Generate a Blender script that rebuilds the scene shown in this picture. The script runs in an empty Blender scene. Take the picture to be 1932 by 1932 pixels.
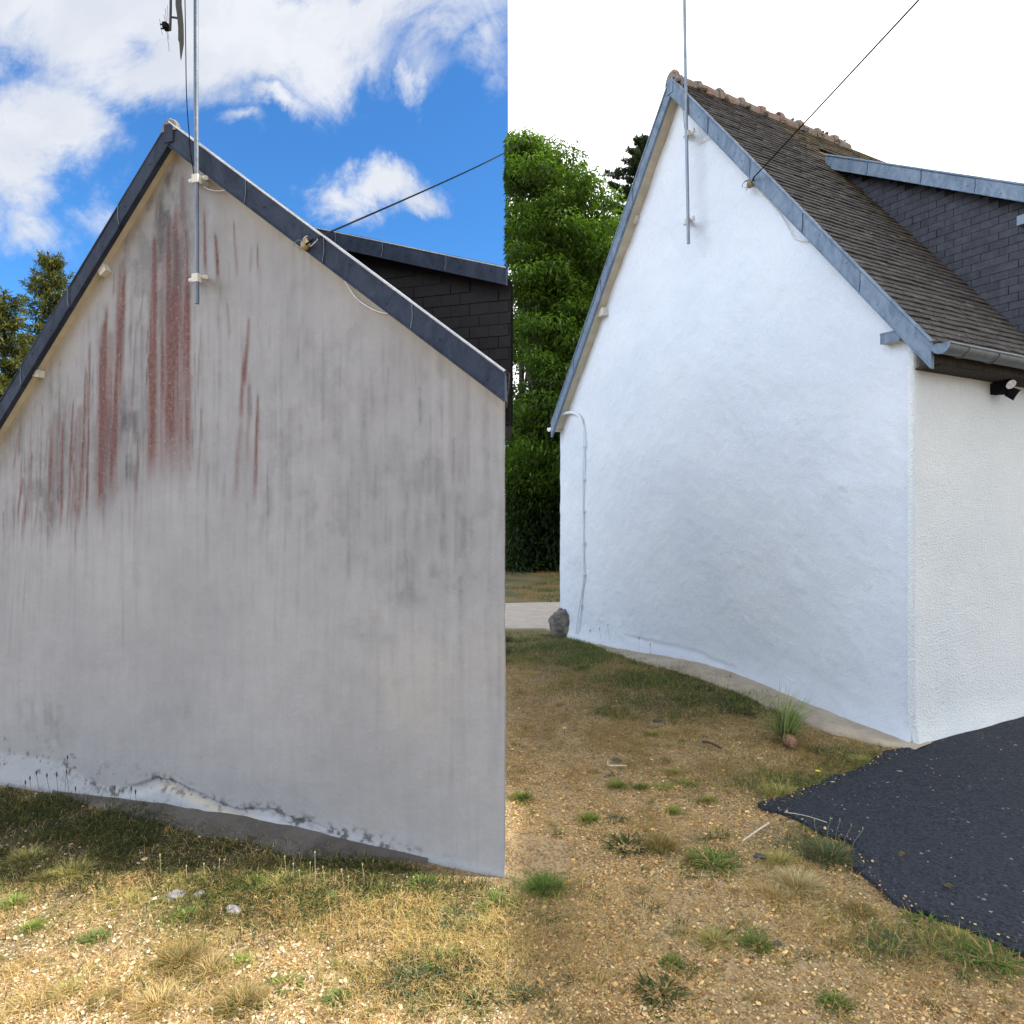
import bpy, bmesh, math, random
import numpy as np
from mathutils import Vector
random.seed(7); RNG = np.random.default_rng(7)
S = bpy.context.scene; COL = S.collection
R = math.radians

# ------------------------------------------------------------ camera
F, H, HZ = 1249.0, 2.0, 955.0          # focal length in photo pixels (photo 1932 wide), eye height, horizon row
cam = bpy.data.objects.new('camera', bpy.data.cameras.new('camera')); COL.objects.link(cam); S.camera = cam
cam.location = (0, 0, H); cam.rotation_euler = (R(90), 0, 0)
cam.data.sensor_width = 36; cam.data.lens = 36*F/1932; cam.data.shift_y = (HZ-966)/1932
cam.data.clip_start = .05; cam.data.clip_end = 3000
S.render.resolution_x = 1024; S.render.resolution_y = 1024
S.render.engine = 'CYCLES'
S.view_settings.view_transform = 'Standard'; S.view_settings.look = 'None'
S.view_settings.exposure = 0.3; S.view_settings.gamma = 1.0
S.cycles.max_bounces = 6; S.cycles.diffuse_bounces = 3; S.cycles.transparent_max_bounces = 6

# ------------------------------------------------------------ node helpers
class NT:
    def __init__(s, tree): s.t = tree; s.n = tree.nodes; s.l = tree.links
    def link(s, a, b): s.l.new(a, b)
    def put(s, sock, v):
        if v is None: return
        if hasattr(v, 'is_output') or isinstance(v, bpy.types.NodeSocket): s.l.new(v, sock)
        else:
            if sock.type == 'RGBA' and len(v) == 3: v = (*v, 1)
            sock.default_value = v
    def math(s, op, a, b=None, c=None, clamp=False):
        n = s.n.new('ShaderNodeMath'); n.operation = op; n.use_clamp = clamp
        for i, v in enumerate((a, b, c)): s.put(n.inputs[i], v)
        return n.outputs[0]
    def vmath(s, op, a, b=None):
        n = s.n.new('ShaderNodeVectorMath'); n.operation = op
        s.put(n.inputs[0], a); s.put(n.inputs[1], b)
        return n.outputs['Value'] if op in ('LENGTH', 'DOT_PRODUCT') else n.outputs[0]
    def noise(s, vec, scale, detail=4, rough=.55, dist=0, color=False):
        n = s.n.new('ShaderNodeTexNoise'); s.put(n.inputs['Vector'], vec)
        n.inputs['Scale'].default_value = scale; n.inputs['Detail'].default_value = detail
        n.inputs['Roughness'].default_value = rough; n.inputs['Distortion'].default_value = dist
        return n.outputs['Color' if color else 'Fac']
    def voro(s, vec, scale, out='Distance', feat='F1', rnd=1):
        n = s.n.new('ShaderNodeTexVoronoi'); n.feature = feat; s.put(n.inputs['Vector'], vec)
        n.inputs['Scale'].default_value = scale; n.inputs['Randomness'].default_value = rnd
        return n.outputs[out]
    def ramp(s, f, a, b, smooth=True):
        n = s.n.new('ShaderNodeMapRange'); n.interpolation_type = 'SMOOTHSTEP' if smooth else 'LINEAR'
        s.put(n.inputs[0], f); n.inputs[1].default_value = a; n.inputs[2].default_value = b
        return n.outputs[0]
    def mix(s, f, a, b, mode='MIX'):
        n = s.n.new('ShaderNodeMix'); n.data_type = 'RGBA'; n.blend_type = mode
        s.put(n.inputs[0], f); s.put(n.inputs[6], a); s.put(n.inputs[7], b)
        return n.outputs[2]
    def attr(s, name):
        n = s.n.new('ShaderNodeAttribute'); n.attribute_name = name; return n
    def sep(s, v):
        n = s.n.new('ShaderNodeSeparateXYZ'); s.put(n.inputs[0], v); return n.outputs
    def comb(s, x, y, z=0.0):
        n = s.n.new('ShaderNodeCombineXYZ'); s.put(n.inputs[0], x); s.put(n.inputs[1], y); s.put(n.inputs[2], z); return n.outputs[0]
    def mapping(s, v, scale):
        n = s.n.new('ShaderNodeMapping'); s.put(n.inputs[0], v); n.inputs['Scale'].default_value = scale; return n.outputs[0]
    def bump(s, h, strength=.5, dist=.01, normal=None):
        n = s.n.new('ShaderNodeBump'); n.inputs['Strength'].default_value = strength
        n.inputs['Distance'].default_value = dist; s.put(n.inputs['Height'], h)
        if normal is not None: s.put(n.inputs['Normal'], normal)
        return n.outputs[0]

# ------------------------------------------------------------ world: blue sky with cumulus at the left, overcast elsewhere
SUN_EL = 46.5
W = bpy.data.worlds.new('World'); S.world = W; W.use_nodes = True
w = NT(W.node_tree); w.n.clear()
sky = w.n.new('ShaderNodeTexSky'); sky.sky_type = 'NISHITA'; sky.sun_disc = False
sky.sun_elevation = R(SUN_EL); sky.sun_rotation = R(90); sky.air_density = 1.0; sky.dust_density = .6; sky.ozone_density = 3.0
bg1 = w.n.new('ShaderNodeBackground'); bg1.inputs[1].default_value = .12
skyc = w.mix(1.0, sky.outputs[0], (.48, 1.04, 1.52), 'MULTIPLY')
w.link(skyc, bg1.inputs[0])
D = w.n.new('ShaderNodeTexCoord').outputs['Generated']
dx, dy, dz = w.sep(D)
ysafe = w.math('MAXIMUM', dy, .08)
u = w.math('DIVIDE', dx, ysafe); v = w.math('DIVIDE', dz, ysafe)
uv = w.comb(u, v)
nz = w.noise(uv, 3.0, 10, .66, .5, color=True)
warp = w.vmath('MULTIPLY', w.vmath('SUBTRACT', nz, (.5, .5, .5)), (.30, .26, 0))
uvw = w.vmath('ADD', uv, warp)
BL = [(330,120,250,85,1.1),(150,60,200,110,1.2),(600,110,230,70,.9),(200,-40,420,165,1.5),(480,60,360,135,1.4),(700,10,250,90,1.2),(105,225,125,125,1.1),(60,330,90,105,.8),(940,70,38,60,.45),
      (500,190,90,28,.75),(790,150,22,40,.4),(715,350,85,48,1.0),(790,365,55,30,.7),(625,385,75,38,.65),(430,240,40,22,.45),(-250,300,260,330,1.5),(200,410,40,40,.3),(40,430,90,30,.4)]
dens = None
for (px, py, rx, ry, k) in BL:
    c = ((px-966)/F, (HZ-py)/F, 0)
    q = w.vmath('MULTIPLY', w.vmath('SUBTRACT', uvw, c), (F/rx, F/ry, 0))
    q = w.math('MULTIPLY', w.math('SUBTRACT', 1.0, w.vmath('LENGTH', q)), k)
    dens = q if dens is None else w.math('MAXIMUM', dens, q)
fine = w.noise(uv, 6.0, 12, .68, .6)
dens = w.math('ADD', dens, w.math('MULTIPLY', w.math('SUBTRACT', fine, .5), 2.0))
cl = w.ramp(dens, -.30, .75)
shade = w.ramp(w.noise(uvw, 4.5, 5, .5), .35, .7)
over = w.math('MAXIMUM', w.ramp(dx, -.006, -.004), w.ramp(dy, .10, -.02))       # overcast to the right and behind
leftoff = w.ramp(u, -.95, -1.5)                                                  # bright bank out at the far left
cl = w.math('MAXIMUM', cl, w.math('MULTIPLY', leftoff, .8))
mask = w.math('MAXIMUM', cl, over)
ccol = w.mix(shade, (.58, .62, .70), (.74, .76, .80))
gray = w.mix(w.ramp(dx, -.25, .35), (.24, .26, .30), (1.45, 1.48, 1.52))   # duller cloud behind the viewer's left
front = w.ramp(dy, -.25, .25)
side = w.ramp(dx, -.15, -.85)
ocol = w.mix(w.math('MULTIPLY', front, w.ramp(dx, -.12, .0)), gray, (1.75, 1.77, 1.8))
ocol = w.mix(w.math('MULTIPLY', w.math('MULTIPLY', side, w.ramp(dy, .35, .05)), w.ramp(dz, .9, .5)), ocol, (2.8, 3.1, 3.55))
ccol = w.mix(over, ccol, ocol)
bg2 = w.n.new('ShaderNodeBackground'); w.link(ccol, bg2.inputs[0]); bg2.inputs[1].default_value = 1.0
mx = w.n.new('ShaderNodeMixShader'); w.link(mask, mx.inputs[0]); w.link(bg1.outputs[0], mx.inputs[1]); w.link(bg2.outputs[0], mx.inputs[2])
wo = w.n.new('ShaderNodeOutputWorld'); w.link(mx.outputs[0], wo.inputs[0])

sl = bpy.data.lights.new('sun', 'SUN'); sl.energy = 5.0; sl.angle = R(.45); sl.color = (1, .95, .86)
sun = bpy.data.objects.new('sun', sl); COL.objects.link(sun)
sun.rotation_euler = (0, R(90-SUN_EL), 0)      # shines from +x, 46.5 degrees up

# ------------------------------------------------------------ geometry helpers
O = np.array([0, 0, H])
def ray(px, py): return np.array([(px-966)/F, 1.0, (HZ-py)/F])
def onplane(px, py, P, n):
    r = ray(px, py); return O+r*(np.dot(P-O, n)/np.dot(r, n))
def gnd(px, py): return onplane(px, py, np.zeros(3), np.array([0, 0, 1.]))
def at(px, py, Y): return O+ray(px, py)*Y

def vnoise(x, y, seed=0):
    x = np.asarray(x, float); y = np.asarray(y, float)
    xi = np.floor(x).astype(np.int64); yi = np.floor(y).astype(np.int64); fx = x-xi; fy = y-yi
    fx = fx*fx*(3-2*fx); fy = fy*fy*(3-2*fy)
    def h(a, b):
        k = (a*374761393+b*668265263+seed*974711) & 0xffffffff
        k = ((k ^ (k >> 13))*1274126177) & 0xffffffff
        return ((k ^ (k >> 16)) & 0xffff)/65535.0
    return (h(xi, yi)*(1-fx)+h(xi+1, yi)*fx)*(1-fy)+(h(xi, yi+1)*(1-fx)+h(xi+1, yi+1)*fx)*fy
def fbm(x, y, o=4, seed=0):
    s = 0; a = 1; t = 0
    for i in range(o):
        s = s+a*vnoise(x*2**i, y*2**i, seed+i*17); t += a; a *= .5
    return s/t
def sstep(a, b, x):
    t = np.clip((x-a)/(b-a), 0, 1); return t*t*(3-2*t)

def tag(o, label=None, cat=None, group=None, kind=None):
    if label: o['label'] = label
    if cat: o['category'] = cat
    if group: o['group'] = group
    if kind: o['kind'] = kind
    return o
def empty(name, loc, label, cat, group=None):
    o = bpy.data.objects.new(name, None); COL.objects.link(o); o.location = Vector([float(c) for c in loc]); o.empty_display_size = .1
    return tag(o, label, cat, group)
def newobj(name, me, mat, parent=None):
    o = bpy.data.objects.new(name, me); COL.objects.link(o)
    if mat is not None: me.materials.append(mat)
    if parent is not None:
        o.parent = parent
        L = Vector((0, 0, 0)); p = parent
        while p is not None: L += p.location; p = p.parent
        o.location = -L                      # vertices are given in world coordinates
    return o
def recentre(o):
    """put the origin of a world-coordinate top-level mesh at its base"""
    me = o.data; n = len(me.vertices); a = np.empty(n*3); me.vertices.foreach_get('co', a); a = a.reshape(-1, 3)
    c = np.array([a[:, 0].mean(), a[:, 1].mean(), a[:, 2].min()]); a -= c
    me.vertices.foreach_set('co', a.ravel()); me.update(); o.location = Vector(c); return o
def bigmesh(name, V, Fc, mat, parent=None, colors=None, smooth=False, attrname='tint'):
    """V (n,3); Fc list of arrays (m,k) or one array; colors per vertex (n,3|4)"""
    if isinstance(Fc, np.ndarray): Fc = [Fc]
    me = bpy.data.meshes.new(name)
    V = np.asarray(V, float); me.vertices.add(len(V)); me.vertices.foreach_set('co', V.ravel())
    loops = np.concatenate([f.ravel() for f in Fc]); cnt = np.concatenate([np.full(len(f), f.shape[1]) for f in Fc])
    me.loops.add(len(loops)); me.loops.foreach_set('vertex_index', loops.astype(np.int32))
    me.polygons.add(len(cnt)); st = np.concatenate([[0], np.cumsum(cnt)[:-1]])
    me.polygons.foreach_set('loop_start', st.astype(np.int32)); me.polygons.foreach_set('loop_total', cnt.astype(np.int32))
    me.polygons.foreach_set('use_smooth', np.full(len(cnt), bool(smooth)))
    me.update(calc_edges=True); me.validate()
    if colors is not None:
        c = np.asarray(colors, float)
        if c.shape[1] == 3: c = np.hstack([c, np.ones((len(c), 1))])
        at_ = me.color_attributes.new(attrname, 'FLOAT_COLOR', 'POINT'); at_.data.foreach_set('color', c.ravel().astype(np.float32))
    return newobj(name, me, mat, parent)

class MB:
    def __init__(s): s.v = []; s.f = []; s.sm = []
    def add(s, vs, fs, smooth=False):
        b = len(s.v); s.v += [tuple(float(c) for c in p) for p in vs]; s.f += [tuple(b+i for i in f) for f in fs]; s.sm += [smooth]*len(fs)
    def obox(s, o, a, b, c):
        """box from corner o with edge vectors a,b,c"""
        o, a, b, c = map(lambda q: np.array(q, float), (o, a, b, c))
        if np.dot(np.cross(a, b), c) < 0: a, b = b, a
        P = [o, o+a, o+a+b, o+b, o+c, o+a+c, o+a+b+c, o+b+c]
        s.add(P, [(3,2,1,0),(4,5,6,7),(0,1,5,4),(1,2,6,5),(2,3,7,6),(3,0,4,7)])
    def cbox(s, c, x, y, z, sx, sy, sz):
        x, y, z = (np.array(q, float) for q in (x, y, z)); s.obox(np.array(c)-x*sx/2-y*sy/2-z*sz/2, x*sx, y*sy, z*sz)
    def tube(s, pts, r, k=8, cap=True):
        pts = [np.array(p, float) for p in pts]; n = len(pts); rs = r if hasattr(r, '__len__') else [r]*n
        vs = []; up = None
        for i, p in enumerate(pts):
            t = pts[min(i+1, n-1)]-pts[max(i-1, 0)]; t /= (np.linalg.norm(t)+1e-9)
            if up is None:
                up = np.array([0, 0, 1.]) if abs(t[2]) < .9 else np.array([1., 0, 0])
            a = np.cross(t, up); a /= (np.linalg.norm(a)+1e-9); b = np.cross(a, t); up = b
            for j in range(k):
                w_ = 2*math.pi*j/k; vs.append(p+rs[i]*(a*math.cos(w_)+b*math.sin(w_)))
        fs = [(i*k+j, i*k+(j+1) % k, (i+1)*k+(j+1) % k, (i+1)*k+j) for i in range(n-1) for j in range(k)]
        s.add(vs, fs, True)
        if cap: s.add(vs[:k], [tuple(range(k))[::-1]]); s.add(vs[-k:], [tuple(range(k))])
    def blob(s, c, rx, ry, rz, rough=.2, seed=0, lv=2, ax=None):
        bm = bmesh.new(); bmesh.ops.create_icosphere(bm, subdivisions=lv, radius=1)
        rr = np.random.default_rng(seed); ph = rr.uniform(0, 6, 9)
        vs = []
        for v_ in bm.verts:
            p = np.array(v_.co); k = 1+rough*(math.sin(3*p[0]+ph[0])*math.sin(2.7*p[1]+ph[1])+.7*math.sin(5*p[2]+ph[2]+2*p[0])+.35*math.sin(9*p[0]+ph[3])*math.sin(8*p[1]+7*p[2]+ph[4]))
            p = p*k*np.array([rx, ry, rz]); 
            if ax is not None: p = ax[0]*p[0]+ax[1]*p[1]+ax[2]*p[2]
            vs.append(np.array(c)+p)
        fs = [tuple(v_.index for v_ in f.verts) for f in bm.faces]; bm.free(); s.add(vs, fs, True)
    def build(s, name, mat, parent=None, smooth=None):
        me = bpy.data.meshes.new(name); me.from_pydata(s.v, [], s.f); me.update()
        me.polygons.foreach_set('use_smooth', s.sm if smooth is None else [smooth]*len(s.f))
        return newobj(name, me, mat, parent)

def bez(P, n=14):
    """Catmull-Rom through points"""
    P = [np.array(p, float) for p in P]; Q = [2*P[0]-P[1]]+P+[2*P[-1]-P[-2]]; out = []
    for i in range(1, len(Q)-2):
        for k in range(n):
            t = k/n; a, b, c, d = Q[i-1:i+3]
            out.append(.5*((2*b)+(-a+c)*t+(2*a-5*b+4*c-d)*t*t+(-a+3*b-3*c+d)*t**3))
    out.append(P[-1]); return out

# ------------------------------------------------------------ materials
def material(name):
    m = bpy.data.materials.new(name); m.use_nodes = True; t = NT(m.node_tree)
    return m, t, t.n['Principled BSDF']
def P_(t): return t.n.new('ShaderNodeNewGeometry').outputs['Position']
def simple(name, col, rough=.7, metal=0, var=.15, scale=30, bump=.0, bscale=200, bdist=.002):
    m, t, b = material(name); p = P_(t)
    f = t.noise(p, scale, 5); c2 = tuple(min(1, c*(1+var)) for c in col); c1 = tuple(c*(1-var) for c in col)
    t.put(b.inputs['Base Color'], t.mix(t.ramp(f, .3, .7), c1, c2))
    b.inputs['Roughness'].default_value = rough; b.inputs['Metallic'].default_value = metal
    if bump: t.put(b.inputs['Normal'], t.bump(t.noise(p, bscale, 4), bump, bdist))
    return m

# old stained render on the left house; stain masks are vertex data, in the wall's own shape
def mat_old_wall():
    m, t, b = material('old_render'); p = P_(t)
    a = t.attr('stain'); r, g, bl = t.sep(a.outputs['Color'])
    big = t.noise(p, 1.3, 5, .6); med = t.noise(p, 9, 6, .6); fin = t.noise(p, 120, 4, .6)
    st = t.noise(t.mapping(p, (1, 1, .07)), 26, 5, .6)
    base = t.mix(t.ramp(big, .3, .7), (.262, .268, .290), (.315, .320, .340))
    base = t.mix(t.math('MULTIPLY', t.ramp(st, .42, .72), .20), base, (.21, .21, .215))
    base = t.mix(t.math('MULTIPLY', t.ramp(med, .42, .75), .22), base, (.22, .22, .225))
    st2 = t.noise(t.mapping(p, (1, 1, .10)), 75, 6, .7)
    base = t.mix(t.math('MULTIPLY', t.math('MULTIPLY', t.ramp(st2, .52, .72), t.ramp(big, .35, .6)), .18), base, (.16, .16, .165))
    grain = t.noise(p, 260, 3, .7); base = t.mix(1.0, base, t.mix(t.ramp(grain, .3, .7), (.90, .90, .90), (1.06, 1.06, 1.06)), 'MULTIPLY')
    base = t.mix(bl, base, (.44, .40, .325))
    red = t.mix(t.ramp(t.noise(p, 38, 6, .7), .3, .7), (.105, .040, .036), (.175, .095, .088))
    speck = t.ramp(t.noise(p, 55, 3, .5), .62, .70)
    rf = t.math('MULTIPLY', r, t.math('SUBTRACT', 1.0, t.math('MULTIPLY', speck, .6)))
    base = t.mix(rf, base, red)
    blk = t.math('MULTIPLY', g, t.ramp(t.math('ADD', fin, t.math('MULTIPLY', med, .8)), .5, 1.1))
    base = t.mix(t.math('ADD', t.math('MULTIPLY', g, .45), t.math('MULTIPLY', blk, .5)), base, (.062, .062, .067))
    pit = t.ramp(t.voro(p, 16, 'Distance'), .035, .02); pit = t.math('MULTIPLY', pit, t.ramp(t.noise(p, 5, 2), .55, .65))
    base = t.mix(t.math('MULTIPLY', pit, .8), base, (.08, .08, .08))
    base = t.mix(a.outputs['Alpha'], (.35, .37, .405), base)     # newer white paint band (alpha 0)
    t.put(b.inputs['Base Color'], base); b.inputs['Roughness'].default_value = .9
    h = t.math('ADD', t.math('MULTIPLY', t.noise(p, 45, 6, .6), 1), t.math('MULTIPLY', fin, .35))
    n1 = t.bump(h, .38, .006); t.put(b.inputs['Normal'], t.bump(big, .5, .05, n1))
    return m
def mat_white_wall(name, coarse=False):
    m, t, b = material(name); p = P_(t)
    big = t.noise(p, .9, 4, .6)
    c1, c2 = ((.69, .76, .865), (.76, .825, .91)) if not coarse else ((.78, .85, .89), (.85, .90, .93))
    cw = t.mix(t.ramp(big, .3, .7), c1, c2); pk = t.math('MULTIPLY', t.ramp(t.voro(p, 9), .03, .012), t.ramp(t.noise(p, 3, 2), .55, .62)); cw = t.mix(t.math('MULTIPLY', pk, .7), cw, (.25, .25, .25))
    cw = t.mix(1.0, cw, t.mix(t.ramp(t.noise(p, 40, 5, .7), .3, .7), (.955, .955, .96), (1.02, 1.02, 1.02)), 'MULTIPLY')
    t.put(b.inputs['Base Color'], cw); b.inputs['Roughness'].default_value = .75
    if coarse:
        h = t.voro(p, 85, 'Distance', 'SMOOTH_F1'); h2 = t.noise(p, 60, 6, .65)
        n1 = t.bump(t.math('ADD', t.math('MULTIPLY', h, 1.0), h2), .9, .012)
    else:
        h = t.ramp(t.noise(p, 80, 6, .65), .35, .7)
        n1 = t.bump(h, .45, .006)
    n2 = t.bump(t.noise(p, 14, 6, .65, .4), .45, .02, n1)
    t.put(b.inputs['Normal'], t.bump(t.noise(p, 2.6, 3, .5), .45, .05, n2))
    return m
def mat_zinc(name, c1, c2, c3, metal=.35):
    m, t, b = material(name); p = P_(t)
    a = t.noise(t.mapping(p, (1, 1, .5)), 7, 6, .7, 1.2); c = t.noise(p, 60, 5, .7)
    col = t.mix(t.ramp(a, .3, .7), c1, c2); col = t.mix(t.math('MULTIPLY', t.ramp(c, .5, .8), .55), col, c3)
    t.put(b.inputs['Base Color'], col); b.inputs['Metallic'].default_value = metal
    b.inputs['Specular IOR Level'].default_value = .15 if 'dark' in name else .5; t.put(b.inputs['Roughness'], t.math('ADD', t.ramp(c, -.6, 1.6, False), .3 if 'dark' in name else 0.0)); t.put(b.inputs['Normal'], t.bump(a, .25, .01))
    return m
def mat_tint(name, rough=.8, transl=0.0, bump=0, spec=.3, mulscale=0):
    """colour from the per-vertex tint that each leaf, blade, tile or pebble carries"""
    m, t, b = material(name); a = t.attr('tint'); col = a.outputs['Color']
    if mulscale:
        p = P_(t); f = t.ramp(t.noise(p, mulscale, 4), .25, .75); col = t.mix(1.0, col, t.mix(f, (.72, .72, .72), (1.25, 1.22, 1.18)), 'MULTIPLY')
    t.put(b.inputs['Base Color'], col); b.inputs['Roughness'].default_value = rough; b.inputs['Specular IOR Level'].default_value = spec
    if bump: t.put(b.inputs['Normal'], t.bump(t.noise(P_(t), 180, 4), bump, .003))
    if transl:
        tr = t.n.new('ShaderNodeBsdfTranslucent'); t.put(tr.inputs[0], t.mix(1.0, col, (1.25, 1.35, .55), 'MULTIPLY'))
        mx_ = t.n.new('ShaderNodeMixShader'); mx_.inputs[0].default_value = transl
        out = t.n['Material Output']; t.link(b.outputs[0], mx_.inputs[1]); t.link(tr.outputs[0], mx_.inputs[2]); t.link(mx_.outputs[0], out.inputs[0])
    return m
M = {}
M['old_wall'] = mat_old_wall()
M['white_wall'] = mat_white_wall('white_masonry_paint')
M['white_coarse'] = mat_white_wall('white_roughcast', True)
M['zinc_dark'] = mat_zinc('weathered_zinc_dark', (.020, .028, .048), (.042, .057, .09), (.075, .09, .125), .0)  # left cottage's zinc, darkened in colour for the shade on its gable
M['zinc_sunlit_roll'] = mat_zinc('zinc_sunlit_roll', (.35, .37, .40), (.5, .52, .54), (.6, .6, .6), .6)  # pale zinc standing in for the sun's glint on the edge rolls
M['zinc'] = mat_zinc('weathered_zinc', (.085, .14, .215), (.20, .265, .35), (.36, .40, .46), .15)
M['gutter'] = mat_zinc('gutter_zinc', (.11, .13, .14), (.17, .19, .20), (.22, .23, .24), .2)
M['cream'] = simple('cream_soffit_paint', (.48, .43, .32), .85, var=.12, scale=8, bump=.2)
M['white_trim'] = simple('white_trim', (.55, .54, .50), .7, var=.08, scale=20, bump=.2)
M['cable_white'] = simple('white_cable', (.72, .74, .76), .5)
M['black'] = simple('black_plastic', (.012, .012, .015), .9); M['black'].node_tree.nodes['Principled BSDF'].inputs['Specular IOR Level'].default_value = .05
M['galv'] = mat_zinc('galvanised_tube', (.18, .22, .28), (.27, .31, .37), (.36, .39, .42), .5)
M['galv_old'] = mat_zinc('old_galvanised_tube', (.10, .13, .17), (.17, .20, .25), (.3, .32, .35), .5)
M['antenna'] = simple('antenna_dark', (.035, .034, .028), .6)
M['slate'] = mat_tint('slate_tint', .62, bump=.2, mulscale=14)
M['stone_w'] = simple('pale_stone', (.30, .28, .29), .9, var=.2, scale=30, bump=.5, bscale=60, bdist=.01)
M['stone_d'] = simple('dark_stone', (.075, .075, .078), .85, var=.3, scale=30, bump=.5, bscale=60, bdist=.01)
M['clay'] = simple('brown_clod', (.10, .075, .035), .95, var=.3, scale=60, bump=.6, bscale=150, bdist=.01)
M['wood_pale'] = simple('bleached_stick', (.62, .54, .42), .8, var=.15, scale=50)
M['wood_dark'] = simple('dark_twig', (.09, .055, .04), .85, var=.25, scale=60)
M['bark'] = simple('bark', (.032, .027, .022), .95, var=.3, scale=12, bump=.7, bscale=25, bdist=.03)
M['leaf'] = mat_tint('leaves', .55, .35, spec=.35)
M['needle'] = mat_tint('needles', .6, .15, spec=.3)
M['blade'] = mat_tint('grass_blades', .75, .25, spec=.2)
M['pebble'] = mat_tint('pebbles', .85, spec=.2, mulscale=150)
M['timber'] = simple('dry_timber', (.30, .24, .17), .9, var=.25, scale=40, bump=.4)
M['ceramic'] = simple('insulator_ceramic', (.26, .20, .11), .5, var=.3, scale=60)

def mat_tiles():
    m, t, b = material('old_roof_tiles'); p = P_(t); a = t.attr('tint'); col = a.outputs['Color']
    f = t.noise(p, 45, 6, .7); col = t.mix(1.0, col, t.mix(t.ramp(f, .25, .75), (.55, .53, .52), (1.55, 1.5, 1.45)), 'MULTIPLY')
    li = t.ramp(t.noise(p, 34, 3, .6, 2.2), .635, .68); col = t.mix(t.math('MULTIPLY', li, .75), col, (.36, .34, .30))
    t.put(b.inputs['Base Color'], col); b.inputs['Roughness'].default_value = .92
    t.put(b.inputs['Normal'], t.bump(f, .5, .008)); return m
M['tiles'] = mat_tiles()
def mat_ridge():
    m, t, b = material('lichened_terracotta'); p = P_(t)
    col = t.mix(t.ramp(t.noise(p, 3.1, 4), .35, .6), (.20, .175, .155), (.28, .18, .135))
    col = t.mix(t.ramp(t.noise(p, 16, 5, .7), .45, .65), col, (.30, .28, .25))
    col = t.mix(t.ramp(t.noise(p, 11, 5, .6), .6, .72), col, (.42, .25, .07))
    col = t.mix(t.ramp(t.noise(p, 24, 5, .7), .6, .72), col, (.06, .055, .05))
    t.put(b.inputs['Base Color'], col); b.inputs['Roughness'].default_value = .95; t.put(b.inputs['Normal'], t.bump(t.noise(p, 40, 6, .7), .8, .02)); return m
M['ridge'] = mat_ridge()
def mat_rock():
    m, t, b = material('boulder_granite'); p = P_(t)
    col = t.mix(t.ramp(t.noise(p, 9, 6, .7), .35, .65), (.10, .095, .088), (.26, .24, .21))
    col = t.mix(t.ramp(t.noise(p, 30, 5, .7), .6, .75), col, (.36, .34, .30))
    t.put(b.inputs['Base Color'], col); b.inputs['Roughness'].default_value = .9; t.put(b.inputs['Normal'], t.bump(t.noise(p, 14, 7, .7), .9, .05)); return m
M['rock'] = mat_rock()
def mat_concrete(name, c1, c2):
    m, t, b = material(name); p = P_(t)
    col = t.mix(t.ramp(t.noise(p, 4, 6, .65), .3, .7), c1, c2); sp = t.ramp(t.voro(p, 90), .22, .1)
    col = t.mix(t.math('MULTIPLY', sp, .3), col, (.12, .10, .08)); col = t.mix(t.math('MULTIPLY', t.ramp(t.noise(p, 20, 5, .7), .55, .75), .5), col, tuple(c*.55 for c in c1))
    t.put(b.inputs['Base Color'], col); b.inputs['Roughness'].default_value = .95
    t.put(b.inputs['Normal'], t.bump(t.noise(p, 60, 6, .7), .5, .01)); return m
M['concrete'] = mat_concrete('bare_concrete', (.40, .33, .25), (.54, .46, .36))
M['concrete_shaded'] = mat_concrete('shaded_footing_concrete', (.07, .062, .056), (.12, .105, .095))  # left footing's concrete, darkened in colour for the gable's shadow
M['path'] = mat_concrete('path_concrete', (.42, .36, .30), (.50, .44, .37))
def mat_asphalt():
    m, t, b = material('fresh_asphalt'); p = P_(t)
    ag = t.voro(p, 75, 'Color'); r_, g_, b_ = t.sep(ag); n_ = t.noise(p, 2.5, 5, .6)
    col = t.mix(g_, (.008, .011, .018), (.045, .052, .066)); col = t.mix(t.math('MULTIPLY', t.ramp(n_, .35, .7), .5), col, (.026, .032, .045))
    sp = t.math('MULTIPLY', t.ramp(r_, .993, .997), t.ramp(t.noise(p, 3, 3), .42, .62)); col = t.mix(sp, col, (.30, .30, .29))
    t.put(b.inputs['Base Color'], col); b.inputs['Roughness'].default_value = .8; b.inputs['Specular IOR Level'].default_value = .25
    h = t.math('ADD', t.voro(p, 75, 'Distance'), t.math('MULTIPLY', t.noise(p, 60, 6, .75), .8))
    t.put(b.inputs['Normal'], t.bump(h, .8, .008)); return m
M['asphalt'] = mat_asphalt()
def mat_ground():
    m, t, b = material('dry_gravelly_ground'); p = P_(t)
    a = t.noise(p, 1.4, 5, .65); c = t.noise(p, 14, 6, .7); d = t.voro(p, 75, 'Color'); r_, g_, b_ = t.sep(d)
    col = t.mix(t.ramp(a, .35, .65), (.46, .28, .115), (.39, .26, .11))
    col = t.mix(t.ramp(c, .35, .7), col, (.17, .11, .05))
    col = t.mix(t.math('MULTIPLY', t.ramp(g_, .35, .8), .6), col, (.60, .47, .29))
    gr = t.attr('green').outputs['Fac']
    col = t.mix(t.math('MULTIPLY', gr, t.ramp(c, 0, .45)), col, (.032, .030, .013))  # dark soil under green patches, also deepening the left gable's shade
    far = t.ramp(t.sep(p)[1], 8.5, 12)
    lawn = t.mix(t.ramp(t.noise(p, 1.1, 4, .6), .35, .65), (.10, .115, .03), (.24, .17, .075))
    col = t.mix(far, col, lawn)
    t.put(b.inputs['Base Color'], col); b.inputs['Roughness'].default_value = .95
    h = t.math('ADD', t.voro(p, 75, 'Distance'), t.math('MULTIPLY', c, 1.5)); t.put(b.inputs['Normal'], t.bump(h, .9, .015)); return m
M['ground'] = mat_ground()
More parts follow.
